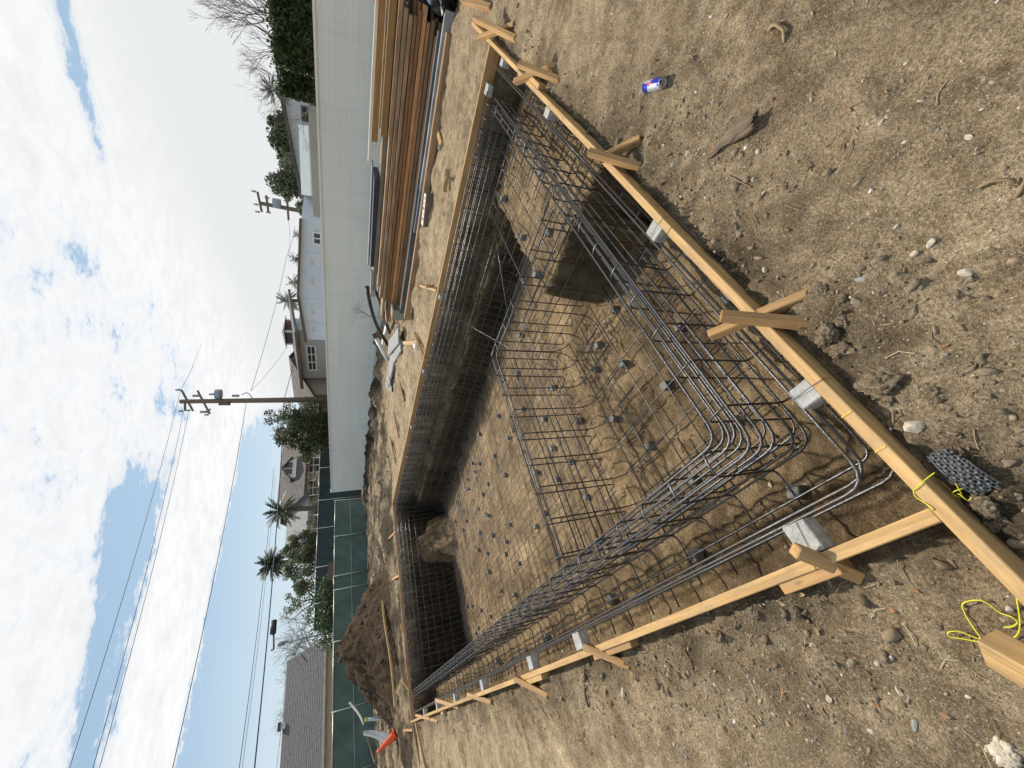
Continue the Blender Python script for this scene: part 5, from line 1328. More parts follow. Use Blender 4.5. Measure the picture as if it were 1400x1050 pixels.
gable_y('roof', t, PY(420, 742, 47).x, PY(420, 715, 47).x, 46, 52, -0.1, PY(424, 728, 47).z, PY(404, 728, 47).z, M['shingle_brown'], simple('pink_brick', (0.34, 0.22, 0.18), 0.9, 0, 0.2, 3), 0.3)
# grey sided house with the white window and roof lantern, its flank facing the pool
def window_house():
    XW = 24.0
    ya, yb = PX(425, 592, XW).y, PX(425, 452, XW).y      # far / near ends along y
    za = PX(413, 500, XW).z
    t = thing('sided_house', 'grey sided house with a white paned window above the white wall', 'house', (XW + 3, (ya + yb) / 2, -0.1))
    yw = PX(425, 517, XW).y
    v, f = box_vf(XW, XW + 8, yb, yw, -0.1, za + 0.02); mesh('wall', v, f, M['siding'], t)
    p = [(XW - 0.6, yb - 0.4, za), (XW - 0.6, yw + 0.5, za), (XW + 4.2, yw + 0.5, PX(406, 500, XW + 4.2).z), (XW + 4.2, yb - 0.4, PX(406, 480, XW + 4.2).z)]
    prism('roof', p, (0, 0, 0.16), M['shingle_grey'], t)
    v, f = box_vf(XW - 0.74, XW - 0.61, yb - 0.4, yw + 0.5, za - 0.02, za + 0.2); mesh('fascia', v, f, M['fascia'], t)
    q = PX(432, 505, XW); q2 = PX(420, 473, XW)
    window((XW - 0.003, q2.y, q.z), (0, 1, 0), q.y - q2.y, q2.z - q.z, t, (-1, 0, 0), 3, 2)
    # lower gable wing stepping down to the right, brown shingle
    yc = PX(430, 592, XW - 1.5).y; y0_ = yw + 0.55
    e0 = PX(434, 560, XW - 1.6).z; e1 = PX(407, 560, XW + 2.8).z
    prism('wing_wall', [(XW - 1.3, y0_, -0.1), (XW + 6.5, y0_, -0.1), (XW + 6.5, y0_, e0), (XW + 2.8, y0_, e1 - 0.05), (XW - 1.3, y0_, e0 + 0.1)], (0, yc - y0_ - 0.3, 0), M['siding_tan'], t)
    prism('wing_roof', [(XW - 1.7, y0_ - 0.2, e0), (XW + 2.8, y0_ - 0.2, e1), (XW + 7, y0_ - 0.2, e0), (XW + 7, y0_ - 0.2, e0 + 0.18), (XW + 2.8, y0_ - 0.2, e1 + 0.18), (XW - 1.7, y0_ - 0.2, e0 + 0.18)], (0, yc - y0_ + 0.2, 0), M['shingle_brown'], t)
    gx_ = PX(425, 560, XW - 1.7); prism('porch_roof', [(XW - 3.0, gx_.y - 1.2, e0 - 0.2), (XW - 3.0, gx_.y + 1.4, e0 - 0.2), (XW - 3.0, gx_.y + 0.1, e0 + 1.0)], (2.8, 0, 0), M['shingle_grey'], t)
    # lantern tower on the roof
    a, b = PX(395, 473, XW + 3), PX(395, 453, XW + 3); zb_, zm, zt = PX(412, 463, XW + 3).z, PX(400, 463, XW + 3).z, PX(390, 463, XW + 3).z
    tw_ = mesh('tower', *box_vf(XW + 3, XW + 3 + (a.y - b.y), b.y, a.y, zb_ - 0.5, zm), M['tank'], t)
    mesh('louvre', *box_vf(XW + 3.12, XW + 2.88 + (a.y - b.y), b.y + 0.12, a.y - 0.12, zm, zt), M['fascia'], tw_)
    cx_, cy_ = XW + 3 + (a.y - b.y) / 2, (a.y + b.y) / 2; hw = (a.y - b.y) / 2 + 0.18; zp = PX(386, 463, XW + 3).z + 0.1
    mesh('tower_roof', [(cx_ - hw, cy_ - hw, zt), (cx_ + hw, cy_ - hw, zt), (cx_ + hw, cy_ + hw, zt), (cx_ - hw, cy_ + hw, zt), (cx_, cy_, zp)], [(3, 2, 1, 0), (0, 1, 4), (1, 2, 4), (2, 3, 4), (3, 0, 4)], M['shingle_grey'], tw_)
    for sx in (-1, 1):
        for sy in (-1, 1):
            v, f = box_vf(cx_ + sx * (hw - 0.32) - 0.07, cx_ + sx * (hw - 0.32) + 0.07, cy_ + sy * (hw - 0.32) - 0.07, cy_ + sy * (hw - 0.32) + 0.07, zm + 0.002, zt - 0.002); mesh('post', v, f, M['trim'], tw_)
window_house()
def wrap_house():
    XW = 22.0
    P_ = [PX(446, 464, XW), PX(446, 296, XW), PX(412, 298, XW), PX(408.5, 402, XW), PX(419, 464, XW)]
    P_[0].z = P_[1].z = -0.1
    t = thing('wrapped_house', 'unfinished house clad in pale blue house wrap with faded red logos', 'house', (XW, P_[1].y + 3, -0.1))
    prism('wall', P_, (8, 0, 0), M['wrap'], t)
    # roof edge: dark fascia boards following the rake and eave
    for a, b in ((P_[2], P_[3]), (P_[3], P_[4])):
        beam('fascia', a + Vector((-0.18, 0.0, 0.03)), b + Vector((-0.18, 0.0, 0.03)), 0.3, 0.12, M['fascia'], t)
    for py, px in ((360, 427), (386, 427.5), (428, 428), (320, 433), (452, 429)):
        c = PX(px, py, XW); V, F = [], []; n = 14
        for k in range(n): V.append((XW - 0.012, c.y + 0.15 * math.cos(2 * PI * k / n) * (1 + 0.12 * math.sin(5 * PI * k / n)), c.z + 0.13 * math.sin(2 * PI * k / n)))
        mesh('logo', V, [tuple(range(n))], M['wrapred'], t)
        mesh('logo_text', *box_vf(XW - 0.012, XW - 0.006, c.y - 0.30, c.y - 0.22, c.z - 0.12, c.z + 0.12), M['wrapred'], t)
    q, q2 = PX(438, 333, XW), PX(429, 318, XW)
    window((XW - 0.003, q2.y, q.z), (0, 1, 0), q.y - q2.y, q2.z - q.z, t, (-1, 0, 0), 2, 1)
    # vertical wrap laps
    for py in (345, 408, 440): 
        c = PX(430, py, XW); mesh('lap_seam', *box_vf(XW - 0.006, XW - 0.001, c.y, c.y + 0.05, 0.3, PX(414, py, XW).z - 0.2), simple('seam_tape', (0.5, 0.56, 0.62), 0.6), t)
wrap_house()
def white_house():
    XW = 27.0
    P_ = [PX(440, 272, XW), PX(440, 125, XW), PX(386, 128, XW), PX(390, 150, XW), PX(414, 262, XW)]
    P_[0].z = P_[1].z = -0.1
    t = thing('white_house', 'white gabled house with a long pale metal lean-to roof', 'house', (XW, P_[1].y + 4, -0.1))
    prism('wall', P_, (9, 0, 0), M['stucco_white'], t)
    beam('fascia', P_[2] + Vector((-0.2, -0.3, 0.08)), P_[4] + Vector((-0.2, 0.3, 0.08)), 0.4, 0.14, M['shingle_brown'], t)
    # lean-to
    a0, a1, b0, b1 = PX(408, 170, XW - 2), PX(412, 266, XW - 2), PX(421, 172, XW - 4), PX(425, 268, XW - 4)
    mesh('lean_to_roof', [a0, a1, b1, b0], [(0, 1, 2, 3)], M['awning'], t)
    mesh('lean_to_edge', [b0, b1, b1 - Vector((0, 0, 0.12)), b0 - Vector((0, 0, 0.12))], [(0, 1, 2, 3)], M['trim'], t)
    for p_ in (b0, b1): mesh('post', *box_vf(p_.x + 0.05, p_.x + 0.17, p_.y - 0.06, p_.y + 0.06, -0.1, p_.z - 0.125), M['trim'], t)
    q, q2 = PX(424, 165, XW), PX(414, 147, XW)
    window((XW - 0.003, q2.y, q.z), (0, 1, 0), q.y - q2.y, q2.z - q.z, t, (-1, 0, 0), 2, 2, 'fascia')
white_house()
v, f = box_vf(20.4, 20.6, -2, PX(430, 295, 20.5).y, -0.1, PX(428, 280, 20.5).z)
tag(mesh('garden_wall', v, f, simple('dull_tan_wall', (0.37, 0.36, 0.31), 0.9, 0, 0.06, 1), None, (20.5, 5, -0.1)), 'plain dull tan wall just above the white wall before the white house', 'wall')

# ------------------------------------------------------------------ vegetation
def leaves_mesh(name, pts, size, mat, parent=None, loc=None, lean=None, aspect=0.55):
    n = len(pts); pts = np.asarray(pts, float)
    nr = RNG.standard_normal((n, 3)); nr[:, 2] = np.abs(nr[:, 2]) + 0.2; nr /= np.linalg.norm(nr, axis=1)[:, None]
    a = RNG.standard_normal((n, 3)); u = np.cross(nr, a); u /= np.linalg.norm(u, axis=1)[:, None]; w = np.cross(nr, u)
    s = (size * RNG.uniform(0.6, 1.3, n))[:, None]
    V = np.stack([pts - u * s * 0.5, pts + w * s * aspect * 0.5, pts + u * s * 0.5, pts - w * s * aspect * 0.5], 1)
    off = np.zeros(3)
    if loc is not None: off = np.array(loc)
    V = (V - off).reshape(-1, 3)
    me = bpy.data.meshes.new(name); q = np.arange(n * 4)
    me.vertices.add(n * 4); me.vertices.foreach_set('co', V.ravel()); me.loops.add(n * 4); me.loops.foreach_set('vertex_index', q)
    me.polygons.add(n); me.polygons.foreach_set('loop_start', np.arange(0, n * 4, 4)); me.update(); me.validate()
    tn = np.clip(RNG.normal(0.45, 0.28, n), 0, 1); set_tone(me, np.repeat(np.stack([tn] * 3, 1), 4, 0))
    return link(name, me, mat, parent, None if parent is not None else loc)
def clump_points(center, rad, nclump, per, shell=0.55, crad=0.32):
    c = np.array(center); rad = np.array(rad); P = []
    for k in range(nclump):
        d = RNG.standard_normal(3); d /= np.linalg.norm(d); r = RNG.uniform(shell, 1.0)
        q = c + d * r * rad; cr = rad * crad * RNG.uniform(0.6, 1.3)
        g = RNG.standard_normal((per, 3)); g /= np.linalg.norm(g, axis=1)[:, None]
        P.append(q + g * (RNG.random((per, 1))**0.5) * cr)
    return np.concatenate(P)
def tree(label, base, crown_c, rad, mat, nclump=26, per=160, leaf=0.22, name='leafy_tree', trunk_r=0.16, group=None, cat='tree', limbs=6, shell=0.5, crad=0.32):
    base = Vector(base); cc = Vector(crown_c); t = thing(name, label, cat, base, group)
    parts = [tube_vf([base, base.lerp(cc, 0.5) + Vector((0.1, -0.05, 0)), cc], [trunk_r, trunk_r * 0.75, trunk_r * 0.35], 8)]
    for k in range(limbs):
        a = 2 * PI * k / limbs + random.uniform(-.4, .4); s = base.lerp(cc, random.uniform(0.45, 0.85))
        e = cc + Vector((math.cos(a) * rad[0] * 0.8, math.sin(a) * rad[1] * 0.8, rad[2] * random.uniform(-0.3, 0.7)))
        parts.append(tube_vf([s, s.lerp(e, 0.5) + Vector((0, 0, 0.12 * rad[2])), e], [trunk_r * 0.4, trunk_r * 0.25, trunk_r * 0.1], 6))
    v, f = join_vf(parts); mesh('trunk', v, f, M['bark'], t, smooth=True)
    leaves_mesh('crown', clump_points(cc, rad, nclump, per, shell, crad), leaf, M[mat], t, base)
    return t
# clipped hedge behind the white wall
def hedge(label, x, y0, y1, ztop, mat='hedge', n=9000, leaf=0.13, thick=1.0):
    t = thing('hedge', label, 'hedge', (x, (y0 + y1) / 2, -0.1))
    y = RNG.uniform(y0, y1, n); w = RNG.uniform(-1, 1, n); w = np.sign(w) * np.abs(w)**0.3
    zt = ztop + 0.18 * fbm(y * 0.8, y * 0, 3, 3) - 0.10 * np.abs(w)**6
    z = 1.6 + (zt - 1.6) * RNG.random(n)**0.7
    cl = 0.16 * fbm(y * 1.2, z * 1.2, 3, 8)
    P = np.stack([x + w * thick * 0.5 + cl, y, z], -1)
    P2 = np.stack([x + RNG.uniform(-.5, .5, n // 5) * thick, RNG.uniform(y0, y1, n // 5), ztop + 0.1 * RNG.standard_normal(n // 5)], -1)
    leaves_mesh('foliage', np.concatenate([P, P2]), leaf, M[mat], t, (x, (y0 + y1) / 2, -0.1))
    parts = [tube_vf([(x, yy, -0.1), (x + 0.05, yy, ztop * 0.75)], [0.07, 0.04], 6) for yy in np.arange(y0 + 0.4, y1, 0.9)]
    v, f = join_vf(parts); mesh('stem', v, f, M['bark'], t)
XH = 16.5
hedge('tall dark clipped hedge at the far right end behind the white wall', XH, PX(400, -60, XH).y, PX(400, 92, XH).y, PX(380, 40, XH).z, n=17000)
hedge('lower dark hedge section next to the tall one', XH + 0.8, PX(400, 94, XH + .8).y, PX(400, 128, XH + .8).y, PX(389, 110, XH + .8).z, n=6000, thick=1.2)
# bare tree behind the hedge
def bare_tree(label, base, height_, spread, seed, mat='twig', name='bare_tree', depth=6, r0=0.14, first=0.3, ang=(0.25, 0.6)):
    rr = random.Random(seed); t = thing(name, label, 'tree', base); trunk, crown = [], []
    def grow(p, d, ln, r, lv):
        q1 = p + d * ln * 0.5 + Vector((rr.uniform(-.06, .06), rr.uniform(-.06, .06), 0)) * ln; q = p + d * ln
        (trunk if lv < 2 else crown).append(tube_vf([p, q1, q], [r, r * 0.85, r * 0.7], 5 if lv < 3 else 3, False))
        if lv >= depth: return
        for k in range(rr.choice([2, 3, 3]) if lv else 4):
            ax = Vector((rr.uniform(-1, 1), rr.uniform(-1, 1), rr.uniform(-.3, .3))).cross(d)
            if ax.length < 1e-3: continue
            nd = (Matrix.Rotation(rr.uniform(*ang), 3, ax.normalized()) @ d); nd.z += 0.06; nd.x *= spread; nd.y *= spread; nd.normalize()
            grow(q, nd, ln * rr.uniform(0.66, 0.86), r * rr.uniform(0.55, 0.68), lv + 1)
    grow(Vector(base), Vector((0.03, 0.02, 1)), height_ * first, r0, 0)
    for nm, L_ in (('trunk', trunk), ('crown', crown)):
        v, f = join_vf(L_); mesh(nm, v, f, M[mat], t)
b0 = PX(430, 85, 20.0); b0.z = -0.1
bare_tree('leafless tree spreading above the hedges', b0, PX(338, 90, 20).z * 0.80, 1.02, 8, depth=7, r0=0.085, first=0.40, ang=(0.2, 0.62))
# palms
def frond_vf(base, az, elev, ln, droop, width, n=10):
    """rib plus many leaflets"""
    parts = []; p = Vector(base); pts = [p]; d = Vector((math.cos(az) * math.cos(elev), math.sin(az) * math.cos(elev), math.sin(elev)))
    for i in range(n):
        p = p + d * ln / n; pts.append(p); d = (d + Vector((0, 0, -droop / n))).normalized()
    parts.append(tube_vf(pts, [0.035 * ln / 3 * (1 - 0.8 * i / n) for i in range(n + 1)], 3, False))
    V, F = [], []
    for i in range(2, n):
        for s in (-1, 1):
            for h in (0, 0.5):
                q = pts[i].lerp(pts[i + 1], h) if i < n else pts[i]; tdir = (pts[min(i + 1, n)] - pts[i - 1]).normalized()
                side = tdir.cross(Vector((0, 0, 1))); side = side.normalized() * s if side.length > 1e-3 else Vector((s, 0, 0))
                w = width * (math.sin(PI * (i + h) / (n + 0.5))**0.6) * random.uniform(0.75, 1.1)
                tip = q + side * w * 0.7 + tdir * w * 0.6 + Vector((0, 0, -0.45 * w)); k = len(V); e = tdir * 0.05 * ln / 3 * 1.6
                V += [q - e, q + e, tip]; F.append((k, k + 1, k + 2))
    parts.append((V, F)); return join_vf(parts)
def palm(label, base, top, ln, nf=46, mat='palm', r=0.22, seed=1, skirt=True, name='palm_tree'):
    random.seed(seed); base, top = Vector(base), Vector(top); t = thing(name, label, 'palm tree', base, 'palm trees beyond the houses')
    path = [base.lerp(top, k / 8) + Vector((0.05 * math.sin(k), 0.04 * math.cos(k * 1.3), 0)) for k in range(9)]
    tube('trunk', path, [r * (1.25 - 0.35 * k / 8) for k in range(9)], M['palmbark'], t, 10)
    parts = []
    for k in range(nf):
        el = random.uniform(-0.75 if skirt else -0.2, 1.25); parts.append(frond_vf(top + Vector((0, 0, 0.1)), k * 2.4 + random.uniform(-.3, .3), el, ln * random.uniform(0.8, 1.1), random.uniform(0.5, 1.1), ln * 0.22))
    v, f = join_vf(parts); o = mesh('crown', v, f, M[mat], t)
    set_tone(o.data, np.clip(RNG.normal(0.5, 0.3, (len(v), 1)), 0, 1) * np.ones((1, 3)))
    return t
def palm_at(label, px, py, pbase, dist, wpx, **k):
    top = PD(px, py, dist); b = PD(470, pbase, dist); ln = wpx / FPX * dist * 0.62
    palm(label, (top.x + (b.x - top.x) * 0.3, top.y + (b.y - top.y) * 0.3, -0.1), top, ln, **k)
palm_at('tall palm with a round crown standing clear above the shrubs', 374, 771, 764, 70, 29, seed=3, nf=130, r=0.3)
palm_at('shaggy palm beside the dormer house', 389, 698, 693, 37, 36, seed=4, nf=46, r=0.2)
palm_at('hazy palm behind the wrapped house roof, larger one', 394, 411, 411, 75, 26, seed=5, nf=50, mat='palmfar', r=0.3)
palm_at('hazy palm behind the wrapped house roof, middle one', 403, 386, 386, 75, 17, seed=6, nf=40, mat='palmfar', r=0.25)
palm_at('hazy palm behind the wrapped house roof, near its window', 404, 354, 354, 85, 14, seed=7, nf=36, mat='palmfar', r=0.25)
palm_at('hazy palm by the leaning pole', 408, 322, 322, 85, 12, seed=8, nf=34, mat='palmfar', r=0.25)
palm_at('palm head poking up beside the bare tree', 378, 125, 125, 26, 26, seed=9, nf=34, r=0.2)
random.seed(21)
# broad trees
def tree_px(label, px, py, dist, rpx, rpy, mat, **k):
    c = PD(px, py, dist); s = dist / FPX; b = (c.x, c.y, -0.1)
    return tree(label, b, c, (rpy * s, rpy * s, rpx * s), mat, **k)
tree_px('dense dark tree just left of the main utility pole', 422, 592, 34, 30, 34, 'tree', nclump=46, per=260, leaf=0.2, trunk_r=0.2)
tree_px('thinner upper tree between the pole and the dormer house', 388, 577, 36, 24, 22, 'tree2', nclump=26, per=90, leaf=0.2, crad=0.26)
tree_px('round tree behind the lean-to roof of the white house', 398, 243, 36, 22, 24, 'tree2', nclump=34, per=230, leaf=0.22)
tree_px('dark tree rising behind the white house roof', 395, 190, 42, 19, 26, 'tree', nclump=34, per=220, leaf=0.25)
tree_px('small bush at the foot of the leaning pole', 418, 283, 32, 9, 12, 'tree2', nclump=18, per=120, leaf=0.16, trunk_r=0.06)
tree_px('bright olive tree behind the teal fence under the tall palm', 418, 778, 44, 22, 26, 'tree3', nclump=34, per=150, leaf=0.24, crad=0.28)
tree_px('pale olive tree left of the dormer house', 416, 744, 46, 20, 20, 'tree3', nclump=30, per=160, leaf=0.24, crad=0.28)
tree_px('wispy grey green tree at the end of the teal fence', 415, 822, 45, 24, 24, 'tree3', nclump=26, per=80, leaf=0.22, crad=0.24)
tree_px('reddish green shrub before the dormer house windows', 432, 668, 38, 11, 30, 'tree2', nclump=18, per=70, leaf=0.15, trunk_r=0.06, crad=0.22)
tree_px('dull shrub at the base of the dormer house', 430, 705, 40, 9, 14, 'tree3', nclump=12, per=60, leaf=0.15, trunk_r=0.05)
for lb, px, sd in (('leafless shrub left of the bungalow roof, taller one', 862, 31), ('leafless shrub behind the bungalow ridge', 905, 32), ('leafless shrub between the teal fence and the bungalow', 845, 33), ('leafless shrub farthest along the bungalow ridge', 945, 34)):
    b = PD(440, px, 57); b.z = -0.1; top = PD(385 if px < 900 else 379, px, 57).z
    bare_tree(lb, b, top * 0.84, 1.25, sd, 'twigfar', 'bare_shrub', 6, 0.10, 0.36, (0.2, 0.7))
# ivy over the fence
P = []
for py in range(792, 884, 3):
    c = PY(455 - 8 * random.random(), py, 32.0)
    P.append(np.array(c) + RNG.standard_normal((110, 3)) * np.array([0.25, 0.25, 0.45]))
tg = thing('ivy', 'green creeper mounded along the gap between the screened fences', 'creeper', (PY(455, 840, 32).x, 32, -0.1))
leaves_mesh('foliage', np.concatenate(P), 0.16, M['ivy'], tg, (PY(455, 840, 32).x, 32, -0.1))
q0, q1 = PY(450, 795, 32), PY(450, 880, 32)
v, f = join_vf([tube_vf([(x_, 32, -0.1), (x_ + 0.1, 32.05, 1.8)], 0.03, 5) for x_ in np.linspace(q1.x, q0.x, 7)]); mesh('stem', v, f, M['bark'], tg)
# dead weed in front of the wall
b = PX(511, 433, 12.7); b2 = PX(486, 433, 12.7); b.z = 0.2
bare_tree('dry dead weed standing against the white wall above the scrap', b, 0.85, 1.2, 51, 'twig', 'dead_weed', 4, 0.014, 0.4, (0.2, 0.6))

# ------------------------------------------------------------------ utility poles and lines
def insul(p, t, r=0.06, h=0.25): tube('insulator', [p, p + Vector((0, 0, h))], [r * 1.2, r], M['transformer'], t, 8)
PD1 = 35.0
pt = PD(246, 549, PD1); pole_top = pt.z; pb = Vector((pt.x, pt.y, -0.1))
t1 = thing('utility_pole', 'tall wooden utility pole with a transformer, near the white wall', 'utility pole', pb, 'utility poles')
tube('pole', [pb, pb.lerp(Vector((pt.x, pt.y, pole_top)), 0.5), Vector((pt.x, pt.y, pole_top))], [0.24, 0.20, 0.15], M['polewood'], t1, 12)
def arm(pa, pb_, tt, r=0.10): beam('crossarm', PD(*pa, PD1), PD(*pb_, PD1), r, r * 1.2, M['polewood'], tt)
arm((248, 533), (264, 562), t1); arm((270, 534), (287, 566), t1); arm((253, 551), (253, 562), t1)
for px, py in ((246, 533), (260, 561), (250, 562), (272, 541), (285, 567), (288, 560)): insul(PD(px, py, PD1), t1)
c0 = PD(303, 539, PD1); c1_ = PD(294, 539, PD1)
tr = tube('transformer', [c0, c0.lerp(c1_, 0.96)], 0.36, M['transformer'], t1, 16)
tube('bushing', [c1_, c1_ + Vector((0, 0, 0.35))], 0.07, M['transformer'], tr, 8)
c2_ = PD(303, 552, PD1); beam('bracket', PD(300, 551, PD1), PD(314, 551, PD1), 0.5, 0.35, M['polewood'], t1)
for px, py in ((274, 541), (284, 563), (327, 541)):
    c = PD(px, py, PD1); tube('cutout', [c, c + Vector((0, 0, 0.45))], 0.09, M['transformer'], t1, 8)
tube('jumper', fillet([PD(330, 540, PD1), PD(338, 536, PD1), PD(343, 541, PD1), PD(347, 548, PD1)], 0.3, 4), 0.03, M['cable'], t1, 5)
PD2 = 44.0
a = PD(354, 277.5, PD2); b = PD(425, 291, PD2); b_ = a + (b - a) * ((a.z + 0.1) / (a.z - b.z))
t2 = thing('utility_pole', 'farther utility pole leaning over the white house wall', 'utility pole', b_, 'utility poles')
tube('pole', [b_, b_.lerp(a, 0.5), a], [0.24, 0.2, 0.16], M['polewood'], t2, 10)
for A, B in (((352, 262), (358, 290)), ((364, 267), (367, 290)), ((392.5, 270), (394.5, 301))): beam('crossarm', PD(*A, PD2), PD(*B, PD2), 0.14, 0.17, M['polewood'], t2)
for px, py in ((350, 262), (355, 290), (353, 280), (368, 271), (370, 291)):
    p = PD(px, py, PD2); tube('insulator', [p, p + Vector((0, 0, 0.35))], [0.09, 0.07], M['transformer'], t2, 8)
p = PD(384, 279, PD2); tube('transformer', [p, PD(373, 277, PD2)], 0.4, M['transformer'], t2, 14)
def cable(pts, r, label, sag=0.0, hang=None):
    P_ = [Vector(p) for p in pts]; out = []
    for a_, b_ in zip(P_[:-1], P_[1:]):
        n = 12
        for k in range(n):
            s = k / n; q = a_.lerp(b_, s); q.z -= sag * 4 * s * (1 - s); out.append(q)
    out.append(P_[-1]); v, f = tube_vf(out, r * 0.78, 5); 
    o = mesh('power_line', v, f, M['cable'], None, out[0], True); tag(o, label, 'power line', 'overhead power lines')
    return o
def far_end(px, py, d): return PD(px, py, d)
def cable_px(p0, p1, d0, d1, r, label, ext=1.35, sag=0.15):
    a_, b_ = PD(*p0, d0), PD(*p1, d1); b2_ = a_ + (b_ - a_) * ext; cable([a_, b_, b2_], r, label, sag)
cable_px((247, 533), (95, 1050), PD1, 26, 0.016, 'thin line from the pole top arm, highest of the lines')
cable_px((251, 562), (127, 1050), PD1, 26, 0.016, 'line from the upper crossarm, left of a close pair')
cable_px((258, 562), (136, 1050), PD1, 26, 0.016, 'line from the upper crossarm, right of a close pair')
cable_px((337, 549), (236, 1050), PD1, 26, 0.022, 'line crossing the long white cloud from mid pole')
cable_px((374, 640), (327, 1050), 44, 28, 0.022, 'line skimming over the tall palm crown')
cable_px((376, 650), (331, 1050), 44, 29, 0.014, 'faint line just under the palm crown line')
cable_px((388, 548), (348, 1050), PD1, 26, 0.038, 'heavy telephone cable running left from the main pole')
cable_px((388, 547), (416, 417), PD1, 44, 0.03, 'heavy cable running right from the main pole toward the wrapped house')
cable_px((343, 535), (392, 350), PD1, 50, 0.022, 'line rising from the mid pole toward the far pole')
cable_px((344, 534), (395, 470), PD1, 40, 0.014, 'thin service line from the pole to the roof lantern')
cable_px((247, 533), (270, 480), PD1, 60, 0.018, 'faint line leaving the pole top to the right')
cable_px((394, 300), (394, 345), PD2, 52, 0.02, 'faint line leaving the far pole')
cable_px((392, 870), (378, 1050), 52, 40, 0.02, 'thin line sloping over the bungalow roof')
q = PD(374, 857, 28.6)
tsp = thing('splice_case', 'dark splice case hanging on the heavy telephone cable', 'splice case', PD(374, 850, 28.8))
tube('case', [PD(374.5, 849, 28.9), PD(373.2, 866, 28.6)], 0.16, M['cable'], tsp, 10)
tube('drop_wire', [PD(374, 866, 28.6), PD(374, 888, 28.3), PD(371, 889, 28.2)], 0.05, M['cable'], tsp, 6)

# ------------------------------------------------------------------ light and sky
SUN_EL = math.radians(50); SUN_AZ = math.radians(46)      # azimuth measured from +X toward +Y
sdir = Vector((math.cos(SUN_EL) * math.cos(SUN_AZ), math.cos(SUN_EL) * math.sin(SUN_AZ), math.sin(SUN_EL)))
sl = bpy.data.lights.new('sun', 'SUN'); sl.energy = 4.6; sl.angle = math.radians(2.6); sl.color = (1.0, 0.92, 0.80)
so = bpy.data.objects.new('sun', sl); COL.objects.link(so); so.rotation_euler = sdir.to_track_quat('Z', 'Y').to_euler()

w = bpy.data.worlds.new('World'); SC.world = w; w.use_nodes = True; nt = w.node_tree
bg = nt.nodes['Background']; out = nt.nodes['World Output']
sky = nt.nodes.new('ShaderNodeTexSky'); sky.sky_type = 'NISHITA'; sky.sun_disc = False
sky.sun_elevation = SUN_EL; sky.sun_rotation = math.pi / 2 - SUN_AZ; sky.air_density = 1.0; sky.dust_density = 0.6; sky.ozone_density = 2.0
bg.inputs['Strength'].default_value = 0.10
L(nt, mixc(nt, 0.55, sky.outputs[0], (4.7, 6.7, 8.3)), bg.inputs['Color'])
tc = nt.nodes.new('ShaderNodeTexCoord')
def dotn(vec):
    n = nt.nodes.new('ShaderNodeVectorMath'); n.operation = 'DOT_PRODUCT'; L(nt, tc.outputs['Generated'], n.inputs[0]); n.inputs[1].default_value = vec; return n.outputs['Value']
dz = math_n(nt, 'MAXIMUM', dotn((0, 0, 1)), 0.025)
r_ = math_n(nt, 'DIVIDE', dotn(RT), dz); f_ = math_n(nt, 'DIVIDE', dotn(HD), dz)
pv = nt.nodes.new('ShaderNodeCombineXYZ'); L(nt, r_, pv.inputs[0]); L(nt, f_, pv.inputs[1])
P3 = pv.outputs[0]
nA = noise(nt, P3, 1.7, 10, 0.62, 0.25); nB = noise(nt, P3, 6.5, 10, 0.68, 0.2); nC = noise(nt, P3, 0.9, 4, 0.5)
def lin(a, b, c): return math_n(nt, 'ADD', math_n(nt, 'ADD', math_n(nt, 'MULTIPLY', r_, a), math_n(nt, 'MULTIPLY', f_, b)), c)
mn = lambda a, b: math_n(nt, 'MINIMUM', a, b); mx = lambda a, b: math_n(nt, 'MAXIMUM', a, b)
band = mn(lin(-0.68, 1, -3.58), lin(0.93, -1, 5.6))
upper = math_n(nt, 'MULTIPLY', lin(0.30, -1, 2.56), 1.6)
rightc = math_n(nt, 'MULTIPLY', lin(1, 0, 0.42), 1.0)
holes_lim = math_n(nt, 'ADD', 0.075, math_n(nt, 'MULTIPLY', mx(lin(0.8, 0.35, -1.35), 0.0), 0.5))      # thicker veil to the right
c_ = mx(mx(band, upper), rightc)
c_ = mn(c_, mx(holes_lim, mn(band, 0.3)))
gap = math_n(nt, 'SUBTRACT', math_n(nt, 'ABSOLUTE', lin(0.56, 1, -2.945)), 0.04)
gap = mx(gap, math_n(nt, 'SUBTRACT', 1.0, r_))
c_ = mn(c_, math_n(nt, 'MULTIPLY', gap, 2.0))
nz = math_n(nt, 'ADD', math_n(nt, 'MULTIPLY', math_n(nt, 'SUBTRACT', nA, 0.5), 0.9), math_n(nt, 'MULTIPLY', math_n(nt, 'SUBTRACT', nB, 0.5), 0.75))
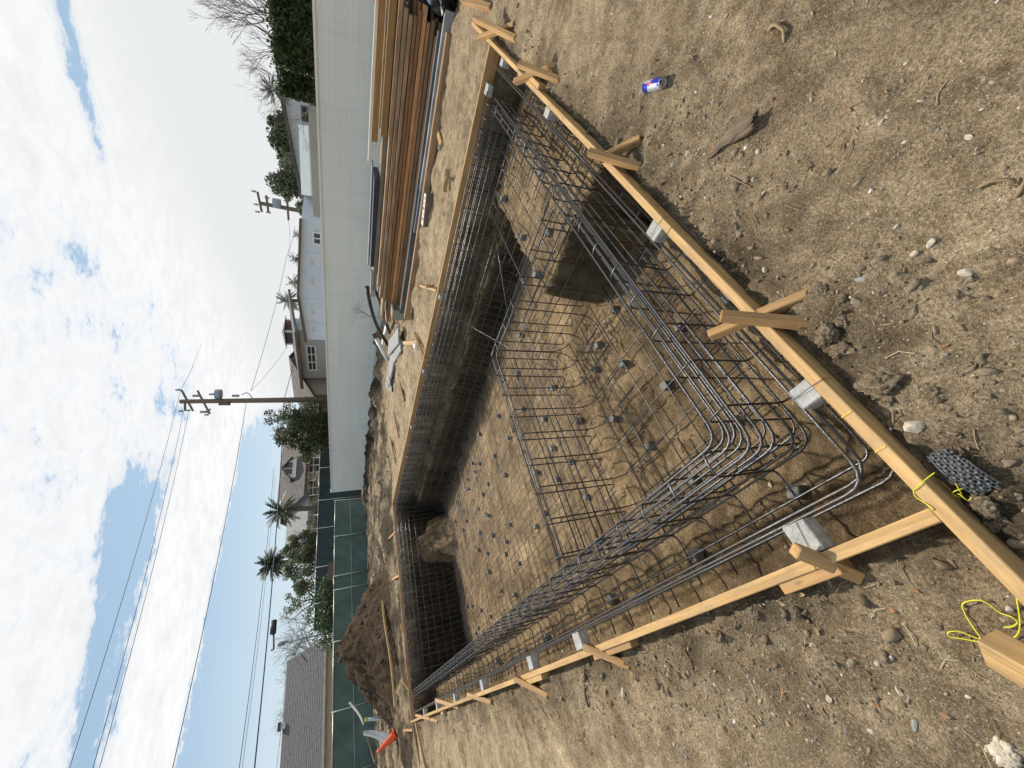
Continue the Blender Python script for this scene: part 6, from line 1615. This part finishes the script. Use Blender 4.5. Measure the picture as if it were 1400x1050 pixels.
behind = ramp(nt, math_n(nt, 'MULTIPLY', f_, 0.5), [(0.35, 0.17), (0.85, 0.0)])  # unseen sky overhead and behind camera: clouds thinned to cut ambient light
c_ = math_n(nt, 'SUBTRACT', c_, behind)
nD = noise(nt, P3, 19, 6, 0.7, 0.2)
nz = math_n(nt, 'ADD', nz, math_n(nt, 'MULTIPLY', math_n(nt, 'SUBTRACT', nD, 0.5), 0.32))
dens = math_n(nt, 'ADD', c_, nz)
mask = ramp(nt, math_n(nt, 'ADD', math_n(nt, 'MULTIPLY', dens, 2.6), 0.5), [(0.18, 0.0), (0.42, 0.72), (0.75, 1.0)])
# haze toward the horizon
hz = ramp(nt, dotn((0, 0, 1)), [(0.0, 1.0), (0.09, 0.62), (0.22, 0.12), (0.40, 0.0)])
cl = ramp(nt, math_n(nt, 'ADD', math_n(nt, 'MULTIPLY', nB, 0.6), math_n(nt, 'MULTIPLY', nA, 0.4)), [(0.38, (1.04, 1.04, 1.04)), (0.62, (0.87, 0.875, 0.89))])
veil = math_n(nt, 'MULTIPLY', mx(lin(0.9, 0.30, -1.4), 0.0), 0.9, True)
cl = mixc(nt, veil, cl, (0.83, 0.85, 0.855))
bgc = nt.nodes.new('ShaderNodeBackground'); L(nt, cl, bgc.inputs['Color']); bgc.inputs['Strength'].default_value = 1.0
bgh = nt.nodes.new('ShaderNodeBackground'); bgh.inputs['Color'].default_value = (0.76, 0.85, 0.89, 1); bgh.inputs['Strength'].default_value = 1.0
m1 = nt.nodes.new('ShaderNodeMixShader'); L(nt, hz, m1.inputs[0]); L(nt, bg.outputs[0], m1.inputs[1]); L(nt, bgh.outputs[0], m1.inputs[2])
m2 = nt.nodes.new('ShaderNodeMixShader'); L(nt, mask, m2.inputs[0]); L(nt, m1.outputs[0], m2.inputs[1]); L(nt, bgc.outputs[0], m2.inputs[2])
L(nt, m2.outputs[0], out.inputs['Surface'])

SC.view_settings.view_transform = 'Standard'; SC.view_settings.look = 'None'; SC.view_settings.exposure = 0; SC.view_settings.gamma = 1
SC.cycles.max_bounces = 6; SC.cycles.diffuse_bounces = 3; SC.cycles.use_denoising = True
